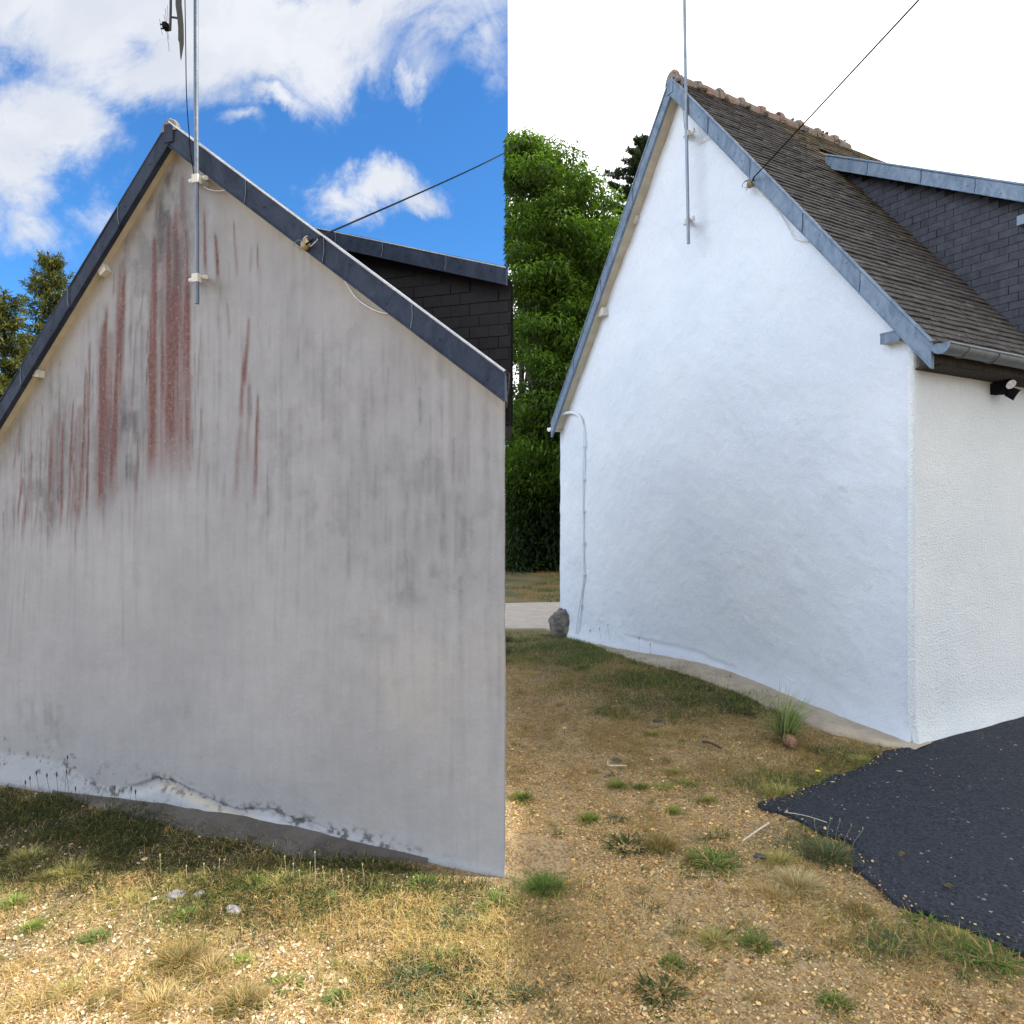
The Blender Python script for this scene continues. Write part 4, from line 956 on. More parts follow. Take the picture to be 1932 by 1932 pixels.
DRY = [(1200,1400,1.6,.7,.9),(1400,1440,1.0,.4,.9),(1050,1420,1.0,.6,.8),(1600,1460,.6,.3,.8),(1500,1400,.6,.35,.9),(1040,1280,1.6,1.2,.8),(1500,1660,.25,.2,.9),(1650,1690,.25,.12,.7),(1570,1760,.3,.15,.4),(1800,1800,.5,.12,.7),(1250,1560,.2,.12,.7),(1700,1860,.4,.1,.5),
       (300,1700,1.6,.25,.55),(700,1760,1.2,.5,.9),(560,1720,.8,.25,.9),(800,1740,.6,.3,1.),(700,1810,.5,.2,.9),(330,1800,.35,.15,.8),(420,1880,.4,.1,.8),(600,1880,.4,.1,.5),(850,1860,.4,.12,.8),(60,1840,.3,.15,.6),(150,1870,.3,.1,.6),(900,1700,.3,.3,.9),(120,1700,.4,.15,.4)]
def near_wall(x, y):
    bad = np.zeros(x.shape, bool)
    for f, wm, umax in ((FR, .16, 5.4), (FL, .10, 9)):
        uu = (x-f.C[0])*f.d[0]+(y-f.C[1])*f.d[1]; ww = (x-f.C[0])*f.n[0]+(y-f.C[1])*f.n[1]
        wl = wm*np.where(uu < (3.4 if f is FR else 2.2), 1, .25)
        bad |= (ww < wl) & (uu > -.3) & (uu < umax) & (ww > (-4 if f is FR else -.5))
    return bad
def scatter(n, dens, ymax=9.5, x0=-4.4, x1=4.4, y0=2.25):
    x = RNG.uniform(x0, x1, n); y = y0+(ymax-y0)*RNG.uniform(0, 1, n)**1.35
    keep = (np.abs(x) < y*.80+.15) & (RNG.uniform(0, 1, n) < dens(x, y)) & ~near_wall(x, y)
    x, y = x[keep], y[keep]; k = ~in_drive(x, y)
    return x[k], y[k]
patch = lambda x, y, s_, sd: sstep(.38, .66, fbm(x*s_, y*s_, 3, sd))
# 1 short dry straw
x, y = scatter(620000, lambda x, y: np.clip(field(x, y, DRY)*(.15+.95*patch(x, y, 4, 101))+.10, 0, 1))
n = len(x); mixf = RNG.uniform(0, 1, (n, 1)); tone = patch(x, y, 1.6, 7)[:, None]
cols = (STRAW*mixf+BROWN*(1-mixf))*np.where(x > 0, 1.0, 1.15)[:, None]*(.7+.5*RNG.uniform(0, 1, (n, 1))); cols = cols*(1-.2*tone*(x > 0)[:, None])
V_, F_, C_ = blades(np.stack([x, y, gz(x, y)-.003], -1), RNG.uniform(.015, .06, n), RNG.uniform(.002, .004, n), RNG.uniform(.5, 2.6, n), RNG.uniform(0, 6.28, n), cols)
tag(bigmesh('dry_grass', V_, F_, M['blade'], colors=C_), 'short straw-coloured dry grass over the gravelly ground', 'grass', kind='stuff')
# 2 green grass
x, y = scatter(1000000, lambda x, y: np.clip(field(x, y, GREEN)*(.30+1.0*patch(x, y, 4, 131)), 0, 1), ymax=10.5)
n = len(x); mixf = RNG.uniform(0, 1, (n, 1)); 
cols = GRN*mixf+SAGE*(1-mixf); cols = np.where(RNG.uniform(0, 1, (n, 1)) < .16, GRY, cols); cols = np.where(RNG.uniform(0, 1, (n, 1)) < .07, STRAW*.5, cols); cols = cols*(.75+.5*RNG.uniform(0, 1, (n, 1)))*np.where(x > 0, 1.9, .7)[:, None]  # left blades darkened to deepen the gable's shade, right ones brightened
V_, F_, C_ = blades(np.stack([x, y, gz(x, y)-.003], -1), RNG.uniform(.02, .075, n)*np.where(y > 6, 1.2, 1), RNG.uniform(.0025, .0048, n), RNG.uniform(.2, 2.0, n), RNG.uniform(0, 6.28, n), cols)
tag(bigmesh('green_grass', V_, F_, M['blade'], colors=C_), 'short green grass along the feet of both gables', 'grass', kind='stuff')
# 2a yellow-green sunlit turf
YG = [(150,1660,1.0,.22,.7),(450,1690,1.2,.28,1.0),(620,1730,.9,.3,.8),(800,1740,.7,.4,.8),(900,1820,.5,.3,.6),(60,1740,.4,.3,.5),(340,1790,.5,.25,.6),(1200,1290,1.6,.8,.5),(1450,1460,.7,.35,.7),(1300,1400,1.2,.5,.45),(1640,1720,.4,.2,.6),(1850,1790,.4,.2,.7),(1040,1250,1.0,1.0,.6)]
x, y = scatter(420000, lambda x, y: np.clip(field(x, y, YG)*(.15+.9*patch(x, y, 6, 231)), 0, 1), ymax=9)
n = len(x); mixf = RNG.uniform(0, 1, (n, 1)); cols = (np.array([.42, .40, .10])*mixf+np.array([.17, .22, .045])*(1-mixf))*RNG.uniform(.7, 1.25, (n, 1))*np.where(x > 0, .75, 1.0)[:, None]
V_, F_, C_ = blades(np.stack([x, y, gz(x, y)-.003], -1), RNG.uniform(.012, .05, n), RNG.uniform(.002, .004, n), RNG.uniform(.3, 2.3, n), RNG.uniform(0, 6.28, n), cols)
tag(bigmesh('yellowing_grass', V_, F_, M['blade'], colors=C_), 'yellow-green short grass matted between the gravel patches', 'grass', kind='stuff')
# 2b sparse sprigs everywhere on the gravel
cx, cy = scatter(2600, lambda x, y: np.clip(.25+.7*patch(x, y, 2.2, 77), 0, 1), ymax=7.5); nc = len(cx); per = 34
kind = RNG.uniform(0, 1, nc); x = np.repeat(cx, per)+RNG.normal(0, .022, nc*per); y = np.repeat(cy, per)+RNG.normal(0, .022, nc*per); kk = np.repeat(kind, per)[:, None]; n = len(x)
cols = np.where(kk < .35, np.array([.50, .38, .16]), np.where(kk < .6, np.array([.30, .19, .07]), np.where(kk < .82, np.array([.20, .22, .05]), np.array([.07, .11, .03]))))*RNG.uniform(.7, 1.3, (n, 1))
ok = ~in_drive(x, y); 
V_, F_, C_ = blades(np.stack([x, y, gz(x, y)-.003], -1)[ok], (np.repeat(RNG.uniform(.015, .06, nc), per)*RNG.uniform(.5, 1.1, n))[ok], RNG.uniform(.002, .004, n)[ok], RNG.uniform(.2, 2.0, n)[ok], RNG.uniform(0, 6.28, n)[ok], cols[ok])
tag(bigmesh('sparse_grass', V_, F_, M['blade'], colors=C_), 'tiny scattered sprigs growing through the gravel', 'grass', kind='stuff')
# 3 far lawn
n = 26000; x = RNG.uniform(-3, 6, n); y = RNG.uniform(13.6, 24, n); k = fbm(x*.7, y*.7, 3, 9) > .35; x, y = x[k], y[k]; n = len(x); mixf = patch(x, y, .8, 12)[:, None]
V_, F_, C_ = blades(np.stack([x, y, gz(x, y)], -1), RNG.uniform(.03, .09, n), RNG.uniform(.008, .014, n), RNG.uniform(.2, 1.2, n), RNG.uniform(0, 6.28, n), (GRN*1.3*(1-mixf)+BROWN*.8*mixf))
tag(bigmesh('lawn', V_, F_, M['blade'], colors=C_), 'far patchy lawn beyond the concrete path', 'lawn', kind='stuff')
# 4 gravel
def gravd(x, y):
    g_ = 1-np.clip(field(x, y, GREEN)*1.1+.7*field(x, y, DRY), 0, 1); return np.clip(g_*(.35+.8*patch(x, y, 3, 55))*sstep(7.5, 4.2, y)+.08, 0, 1)
x, y = scatter(190000, gravd, 7.0); n = len(x)
oc = np.array([[1,0,0],[-1,0,0],[0,1,0],[0,-1,0],[0,0,1],[0,0,-1],[.62,.62,.5],[-.62,.62,.5],[-.62,-.62,.5],[.62,-.62,.5]])
of = np.array([[4,6,7],[4,7,8],[4,8,9],[4,9,6],[6,0,2],[6,2,7],[7,2,1],[7,1,8],[8,1,3],[8,3,9],[9,3,0],[9,0,6]])
of = np.array([[4,6,7],[4,7,8],[4,8,9],[4,9,6],[0,2,6],[2,7,6],[2,1,7],[1,8,7],[1,3,8],[3,9,8],[3,0,9],[0,6,9]])
sz = RNG.lognormal(math.log(.0044), .40, n); sz = np.clip(sz, .0025, .014)
sc = sz[:, None]*RNG.uniform(.6, 1.25, (n, 3)); sc[:, 2] *= .7; az = RNG.uniform(0, 6.28, n)
v_ = oc[None]*sc[:, None, :]*(1+.22*RNG.standard_normal((n, 10, 1))); ca_, sa_ = np.cos(az)[:, None], np.sin(az)[:, None]
vx = v_[..., 0]*ca_-v_[..., 1]*sa_; vy = v_[..., 0]*sa_+v_[..., 1]*ca_; tl = RNG.normal(0, .35, (n, 1))
vz = v_[..., 2]+vx*tl
V_ = np.stack([vx+x[:, None], vy+y[:, None], vz+gz(x, y)[:, None]+sc[:, 2:3]*.45], -1).reshape(-1, 3)
F_ = (of[None]+(np.arange(n)*10)[:, None, None]).reshape(-1, 3)
mixf = RNG.uniform(0, 1, (n, 1)); cols = np.array([.78, .61, .36])*mixf+np.array([.50, .33, .16])*(1-mixf); r3 = RNG.uniform(0, 1, (n, 1))
cols = np.where(r3 < .10, np.array([.74, .66, .50]), cols); cols = np.where((r3 > .10) & (r3 < .16), np.array([.20, .10, .05]), cols); cols = cols*RNG.uniform(.8, 1.15, (n, 1))
# the gravel by the stained gable is paler and less rusty
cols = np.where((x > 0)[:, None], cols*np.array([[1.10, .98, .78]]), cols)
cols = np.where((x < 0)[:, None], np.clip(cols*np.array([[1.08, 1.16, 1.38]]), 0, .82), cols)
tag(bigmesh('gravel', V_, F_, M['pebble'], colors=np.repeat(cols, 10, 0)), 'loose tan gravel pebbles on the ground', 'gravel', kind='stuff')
# crumbs and straw bits on the asphalt
x = RNG.uniform(1.2, 5.5, 9000); y = RNG.uniform(2.3, 6.5, 9000); k = in_drive(x, y) & (RNG.uniform(0, 1, 9000) < .02+.04*patch(x, y, 3, 14)); x, y = x[k], y[k]; n = len(x)
sc = RNG.uniform(.0015, .0045, (n, 1))*RNG.uniform(.6, 1.3, (n, 3)); v_ = oc[None]*sc[:, None, :]; lens = np.where(RNG.uniform(0, 1, n) < .25, 4, 1); v_[..., 0] *= lens[:, None]
az = RNG.uniform(0, 6.28, n); ca_, sa_ = np.cos(az)[:, None], np.sin(az)[:, None]
V_ = np.stack([v_[..., 0]*ca_-v_[..., 1]*sa_+x[:, None], v_[..., 0]*sa_+v_[..., 1]*ca_+y[:, None], v_[..., 2]+gz(x, y)[:, None]+.034], -1).reshape(-1, 3)
F_ = (of[None]+(np.arange(n)*10)[:, None, None]).reshape(-1, 3)
tag(bigmesh('chippings', V_, F_, M['pebble'], colors=np.repeat(np.where(RNG.uniform(0, 1, (n, 1)) < .5, [.55, .5, .4], [.28, .2, .12])*np.ones((n, 3)), 10, 0)), 'pale chippings and straw bits strewn over the black asphalt', 'chippings', kind='stuff')

# asphalt crumbs and gravel mixed along the ragged edge of the drive
pa = DRIVE; pb = np.roll(DRIVE, -1, 0); Ls = np.linalg.norm(pb-pa, axis=1); sel = RNG.choice(len(pa), 9000, p=Ls/Ls.sum()); tt = RNG.uniform(0, 1, 9000)[:, None]
q = pa[sel]*(1-tt)+pb[sel]*tt+RNG.normal(0, .035, (9000, 2)); k = (q[:, 1] < 6.5) & (q[:, 1] > 2.2) & (q[:, 0] < 5.2) & ~near_wall(q[:, 0], q[:, 1]); x, y = q[k, 0], q[k, 1]; n = len(x)
sc = np.clip(RNG.lognormal(math.log(.0036), .5, (n, 1)), .0015, .011)*RNG.uniform(.6, 1.2, (n, 3)); v_ = oc[None]*sc[:, None, :]*(1+.22*RNG.standard_normal((n, 10, 1))); ins = in_drive(x, y)
V_ = np.stack([v_[..., 0]+x[:, None], v_[..., 1]+y[:, None], v_[..., 2]+gz(x, y)[:, None]+np.where(ins, .032, .006)[:, None]], -1).reshape(-1, 3); F_ = (of[None]+(np.arange(n)*10)[:, None, None]).reshape(-1, 3)
dk = (RNG.uniform(0, 1, n) < np.where(ins, .6, .65))[:, None]; cols = np.where(dk, np.array([.018, .021, .028]), np.array([.50, .36, .19]))*RNG.uniform(.6, 1.4, (n, 1))
tag(bigmesh('edge_crumbs', V_, F_, M['pebble'], colors=np.repeat(cols, 10, 0)), 'black asphalt crumbs mixed with gravel along the ragged edge of the drive', 'crumbs', kind='stuff')

def tuft(px, py, r_, h_, kind, lab, n=None, name=None):
    c = G(px, py); on = 0
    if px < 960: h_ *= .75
    rr = np.random.default_rng(int(px*7+py*13)); n = n or int(220+2600*r_)
    PAL = dict(green=([.085, .15, .028], [.17, .25, .05]), bright=([.15, .24, .035], [.28, .36, .08]), sage=([.075, .11, .055], [.13, .17, .08]), dry=([.46, .33, .14], [.56, .44, .22]), mixed=([.13, .14, .04], [.40, .26, .10]), yellow=([.34, .33, .09], [.48, .42, .16]), dark=([.045, .07, .022], [.085, .12, .035]), straw=([.55, .45, .24], [.62, .53, .32]))
    a, b = (np.array(q) for q in PAL[kind]); 
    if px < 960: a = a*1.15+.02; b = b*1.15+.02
    ro = r_*np.sqrt(rr.uniform(0, 1, n))*.75; th = rr.uniform(0, 6.28, n)
    x = c[0]+ro*np.cos(th); y = c[1]+ro*np.sin(th)*.85; az = th+rr.normal(0, .7, n)
    mixf = rr.uniform(0, 1, (n, 1)); cols = (a*mixf+b*(1-mixf))*rr.uniform(.75, 1.2, (n, 1))
    cols = np.where(rr.uniform(0, 1, (n, 1)) < (.12 if kind not in ('dry', 'straw') else .3), np.array([.42, .30, .13]), cols)
    rosette = name == 'weed'
    sk = rr.uniform(0, 1, n) < .35; ro = np.where(sk, r_*rr.uniform(.6, 1.9, n), ro); x = c[0]+ro*np.cos(th); y = c[1]+ro*np.sin(th)*.8
    hs = h_*rr.uniform(.45, 1.1, n)*np.where(sk, .38, 1-.45*np.minimum(ro/r_, 1)**2); lean = .15+1.3*np.minimum(ro/r_, 1)+rr.uniform(0, .5, n)
    wd = rr.uniform(.0028, .0052, n) if not rosette else rr.uniform(.008, .016, n)*(.6+.5*r_/.12)
    if rosette:
        k = max(30, n//4); sel = slice(0, k); x, y, az, cols, hs, lean, wd = x[sel], y[sel], az[sel], cols[sel], hs[sel]*1.2, lean[sel]+.4, wd[sel]; n = k
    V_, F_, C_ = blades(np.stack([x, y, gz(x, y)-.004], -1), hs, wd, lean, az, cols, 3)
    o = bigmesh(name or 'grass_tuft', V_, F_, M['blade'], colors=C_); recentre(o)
    tag(o, lab, 'weed' if rosette else 'grass tuft', 'weeds and grass tufts in the gravel'); return o
T_ = [
 (1027,1678,.115,.085,'green','dome-shaped bright green grass cushion near the lower left of the right half',900,None),
 (1182,1600,.13,.07,'dark','broad-leaved dark green rosette weed in the middle of the gravel',500,'weed'),
 (1348,1632,.12,.085,'green','bushy green weed with a brown dried side on the gravel',700,'weed'),
 (1310,1628,.06,.06,'mixed','brownish dried growth joined to the left of the bushy green weed',None,None),
 (1560,1618,.15,.10,'sage','large grey-green grass tuft at the inner corner of the asphalt',1300,None),
 (1426,1785,.075,.065,'green','small spiky green tuft low in the right half beside the pale one',None,None),
 (1347,1778,.07,.07,'yellow','thin yellowish tuft left of the small spiky green one',None,None),
 (1243,1875,.10,.06,'dark','dark green leafy clump near the bottom of the right half',420,'weed'),
 (1268,1822,.05,.05,'green','small green sprig just above the dark leafy clump',None,None),
 (1575,1897,.07,.05,'green','green tuft cut by the bottom edge in the right half',None,None),
 (1112,1548,.05,.07,'bright','upright bright green sprig left of the broad rosette',None,None),
 (1165,1548,.08,.04,'sage','flat grey-green leafy patch above the broad rosette',260,'weed'),
 (1356,1578,.075,.045,'sage','flat sage-green rosette above the bushy weed',260,'weed'),
 (1166,1485,.055,.07,'bright','light green tuft beside the bent white stick',None,None),
 (1210,1487,.05,.05,'green','low green tuft in the row above the gravel, left of centre',None,None),
 (1250,1487,.055,.055,'bright','middle light green tuft in the row above the gravel',200,'weed'),
 (1298,1480,.06,.06,'bright','right-hand light green tuft in the row above the gravel',200,'weed'),
 (1268,1458,.05,.06,'yellow','thin yellow-green tuft standing behind the row',None,None),
 (1337,1512,.04,.05,'bright','little bright tuft near the asphalt point',None,None),
 (1272,1533,.04,.05,'bright','little bright tuft alone on the gravel',None,None),
 (1245,1600,.11,.085,'mixed','tall browning tuft right beside the broad rosette',700,None),
 (1472,1630,.06,.11,'yellow','tall yellow-green tuft beside the asphalt crumb',350,None),
 (1505,1672,.14,.10,'straw','large pale straw tuft below the grey-green one',1100,None),
 (1460,1690,.10,.07,'dry','low dry tuft left of the pale straw one',None,None),
 (1470,1500,.16,.09,'yellow','yellowing tuft at the tip of the asphalt',700,None),
 (1545,1488,.09,.05,'green','green leafy weed above the asphalt edge with a yellow flower',320,'weed'),
 (1625,1440,.09,.09,'yellow','small tuft where asphalt meets the footing strip',400,None),
 (1665,1427,.07,.05,'mixed','brownish tuft at the upper asphalt edge',None,None),
 (1400,1345,.13,.08,'dark','dark leafy weed against the footing strip',600,'weed'),
 (1330,1300,.12,.07,'dark','low dark weed at the edge of the bare footing strip',350,'weed'),
 (1545,1420,.07,.07,'dark','dark weed on the footing strip right of the uprooted plant',250,'weed'),
 (1682,1790,.08,.06,'sage','grey-green weed on the dark soil low at the right',260,'weed'),
 (1870,1815,.10,.08,'green','leafy weed at the right edge below the asphalt',420,'weed'),
 (1745,1740,.09,.05,'green','low green growth along the lower asphalt verge',300,'weed'),
 (1800,1770,.09,.06,'yellow','yellowing tuft along the lower asphalt verge',None,None),
 (1620,1720,.09,.05,'mixed','brown and green patch beside the lower asphalt verge',None,None),
 (984,1508,.05,.08,'green','green tuft at the left edge of the right half',None,None),
 (984,1880,.05,.05,'sage','sage weed in the lower left corner of the right half',None,None),
 (1160,1465,.05,.04,'sage','small weed tucked under the bent stick',120,'weed'),
 (1130,1345,.07,.04,'sage','grey-green weed among the dry grass at the left',120,'weed'),
 (1100,1262,.16,.08,'green','thick green grass clump in front of the boulder',700,None),
 (1230,1385,.08,.05,'yellow','pale tuft by the dark slate shard',None,None),
 (1720,1480-60,.05,.05,'dry','dry moss tuft at the foot of the white corner',None,None),
 (1850,1393,.08,.05,'dry','dry brown tuft at the foot of the side wall',None,None),
 (50,1622,.10,.11,'yellow','tall sunlit tuft at the far left edge of the shadow',400,None),
 (137,1648,.11,.12,'yellow','spiky sunlit tuft breaking the shadow edge at the left',500,None),
 (78,1660,.08,.07,'yellow','low sunlit tuft between the two spiky ones',None,None),
 (28,1705,.05,.09,'bright','bright tuft cut by the left edge',None,None),
 (352,1730,.07,.07,'bright','yellow-green tuft left of the pale grey stone',None,None),
 (245,1700,.11,.06,'yellow','loose yellow-green tuft on the sunlit gravel',None,None),
 (470,1668,.10,.06,'bright','green tuft at the foot of the shadow edge',None,None),
 (530,1668,.10,.07,'yellow','yellow-green spiky tuft right at the shadow edge',None,None),
 (600,1700,.12,.06,'green','green leafy growth in the middle of the sunlit strip',350,'weed'),
 (690,1685,.07,.07,'green','small green tuft under the seed heads',200,'weed'),
 (800,1672,.08,.09,'green','tuft against the dark strip near the right of the stained gable',300,None),
 (930,1705,.08,.07,'green','green leafy weed at the near corner of the stained gable',260,'weed'),
 (855,1735,.10,.05,'sage','sage leafy patch right of centre in the sunlit grass',300,'weed'),
 (62,1752,.05,.06,'bright','little green sprig on the gravel at the far left',None,None),
 (181,1770,.06,.06,'green','small dark green weed on the gravel at the left',None,None),
 (342,1815,.12,.11,'mixed','large half-dry tuft in the lower middle of the left half',900,None),
 (395,1830,.09,.09,'dry','dry amber tuft touching the large half-dry one',500,None),
 (458,1815,.05,.05,'bright','bright yellow-green sprig among dry grass',None,None),
 (680,1775,.10,.06,'dry','golden dry patch right of centre',500,None),
 (830,1815,.10,.07,'green','green weed clump in the lower right of the left half',350,'weed'),
 (790,1858,.12,.08,'sage','large sage weed clump at the lower right of the left half',450,'weed'),
 (540,1858,.08,.05,'green','flat green weed on the gravel at the bottom',240,'weed'),
 (455,1895,.10,.10,'mixed','tall reddish dry tuft at the bottom edge, right one',700,None),
 (300,1895,.12,.09,'dry','tall reddish dry tuft at the bottom edge, left one',800,None),
 (462,1905,.06,.05,'dark','dark green leaves inside the bottom dry tuft',160,'weed'),
 (905,1890,.10,.07,'dark','dark green weed near the bottom right of the left half',350,'weed'),
 (635,1885,.06,.06,'green','small tuft at the bottom between gravel patches',None,None),
 (70,1890,.12,.08,'dry','dry tuft in the bottom left corner',500,None),
 (200,1885,.08,.06,'mixed','brownish tuft near the bottom left',None,None),
 (126,1870,.06,.06,'yellow','green sprig near the bottom left corner',None,None)]
for (px, py, r_, h_, kind, lab, n, nm) in T_: tuft(px, py, r_, h_, kind, lab, n, nm)

# tall dry stalks with seed heads
def stalk(base, h_, lean, mat, group, lab, head=.006, hl=.025, name='plantain_stalk'):
    m = MB(); b = np.array(base, float); b[2] = float(gz(b[0], b[1])); t = b+np.array([lean[0], lean[1], h_]); mid = (b+t)/2+np.array([-lean[0]*.25, 0, 0])
    m.tube([b, mid, t], .0011, 5); o = m.build(name, mat)
    recentre(o); m = MB(); m.tube([t-np.array([0, 0, 0]), t+np.array([0, 0, hl*.5]), t+np.array([0, 0, hl])], [head*.5, head, head*.35], 6); m.build('seed_head', mat, o)
    return tag(o, lab, 'stalk', group)
seedm = simple('pale_seed_head', (.42, .42, .22), .8); darkst = simple('brown_seed_stalk', (.07, .05, .03), .9)
for i, (px, py, hp) in enumerate(((303,1650,35),(387,1660,28),(413,1652,28),(540,1660,42),(553,1662,30),(595,1668,58),(612,1668,30),(585,1670,40),(648,1678,35),(658,1682,26),(687,1668,35),(567,1668,24),(352,1660,24))):
    b = G(px, py); stalk(b, hp/F*b[1], (random.uniform(-.01, .01), 0), seedm, 'pale plantain heads along the shadow edge', 'pale seed head on a thin stalk catching sun at the gable shadow edge', .0042, .012)
for i, (px, py, hp) in enumerate(((1128,1218,28),(1135,1222,34),(1150,1224,42),(1160,1226,30),(1193,1232,40),(1205,1236,30),(1228,1240,22),(1142,1222,40),(1118,1214,22),(1372,1300,22))):
    b = G(px, py); stalk(b, hp/F*b[1], (random.uniform(-.04, .04), 0), darkst, 'dark seed stalks before the white gable', 'thin dark seed stalk against the foot of the white gable', .006, .03)
for i, (px, py, hp) in enumerate(((60,1512,40),(75,1514,52),(95,1515,48),(110,1517,52),(122,1518,85),(131,1520,60),(215,1532,40),(245,1538,46),(258,1540,42),(47,1510,30),(150,1522,30))):
    b = G(px, py); stalk(b, hp/F*b[1], (random.uniform(-.03, .03), 0), darkst, 'dark seed stalks before the stained gable', 'thin dark seed stalk against the foot of the stained gable', .005, .03)
for (px, py, dx_) in ((1515,1600,-.05),(1540,1595,-.01),(1560,1592,.02),(1575,1595,.03),(1590,1605,.05),(1605,1612,.07)):
    b = G(px, py); stalk(b, .14, (dx_, 0), simple('grey_stalk', (.22, .24, .15), .9), 'grey stalks over the asphalt corner tuft', 'grey-green stalk rising from the tuft at the asphalt corner', .004, .02)
for (px, py, lab) in ((1065,1385,'small yellow flower in the dry grass at the left of the right half'), (1543,1468,'tiny yellow flower above the asphalt edge')):
    b = G(px, py); m = MB(); m.tube([b, b+np.array([0, 0, .05])], .002, 5); o = m.build('yellow_flower', M['wood_dark']); recentre(o)
    m = MB(); t = b+np.array([0, 0, .05])
    for k in range(10):
        w_ = k*.628; e_ = np.array([math.cos(w_), math.sin(w_), .25]); s_ = np.array([-math.sin(w_), math.cos(w_), 0]); m.add([t, t+e_*.012+s_*.005, t+e_*.022, t+e_*.012-s_*.005], [(0, 1, 2, 3)])
    m.build('petals', simple('yellow_petal', (.85, .70, .02), .6), o); tag(o, lab, 'flower')

# uprooted iris-like plant lying by the footing
up = empty('uprooted_plant', G(1487, 1412), 'uprooted clump of pale green sword leaves with a brown stump lying by the footing', 'plant')
c = G(1487, 1408); n = 230; rr = np.random.default_rng(5)
th = rr.normal(math.pi/2, .75, n); hs = rr.uniform(.2, .52, n)*np.exp(-((th-math.pi/2)/1.5)**2)
base = np.stack([c[0]+rr.normal(0, .03, n), c[1]+.05+rr.normal(0, .03, n), np.full(n, c[2]+.05)], -1)
mixf = rr.uniform(0, 1, (n, 1)); cols = np.array([.13, .24, .05])*mixf+np.array([.42, .46, .22])*(1-mixf)
V_, F_, C_ = blades(base, hs, rr.uniform(.007, .013, n), np.abs(th-math.pi/2)*1.15+.12, np.where(th < math.pi/2, .35, 2.8)+rr.normal(0, .3, n), cols, 4)
bigmesh('sword_leaves', V_, F_, M['blade'], up, colors=C_)
m = MB(); ax_ = np.array([.0, -.85, -.05]); ax_ /= np.linalg.norm(ax_); t0 = c+np.array([0, .02, .06]); m.tube([t0, t0+ax_*.05, t0+ax_*.10, t0+ax_*.125], [.05, .052, .042, .03], 14); st_ = m.build('stump', simple('brown_rootstock', (.26, .15, .09), .9, var=.45, scale=40, bump=.8, bscale=60, bdist=.02), up)
n = 46; th = rr.uniform(0, 6.28, n); base = np.stack([t0[0]+np.cos(th)*.045, np.full(n, t0[1]-.02), t0[2]+np.sin(th)*.04], -1)
V_, F_, C_ = blades(base, rr.uniform(.04, .09, n), rr.uniform(.01, .018, n), rr.uniform(.5, 2, n), rr.uniform(0, 6.28, n), np.array([.15, .085, .05])*rr.uniform(.6, 1.4, (n, 1)), 2); bigmesh('dead_sheath', V_, F_, M['blade'], up, colors=C_)

# ------------------------------------------------------------ trees
def leafcards(P, az, tilt, L, Wd, cols, droop):
    """folded diamond leaves"""
    n = len(P); d_ = np.stack([np.cos(az)*np.cos(tilt), np.sin(az)*np.cos(tilt), np.sin(tilt)], -1); s_ = np.stack([-np.sin(az), np.cos(az), np.zeros(n)], -1); up_ = np.cross(d_, s_)
    a = P; b = P+d_*(L*.5)[:, None]+s_*(Wd*.5)[:, None]+up_*(L*.08)[:, None]; c_ = P+d_*L[:, None]-np.array([0, 0, 1])*(L*droop)[:, None]; e_ = P+d_*(L*.5)[:, None]-s_*(Wd*.5)[:, None]+up_*(L*.08)[:, None]
    V = np.stack([a, b, c_, e_], 1).reshape(-1, 3); I = (np.arange(n)*4)[:, None]
    return V, np.vstack([I+np.array([[0, 1, 2]]), I+np.array([[0, 2, 3]])]), np.repeat(cols, 4, 0)

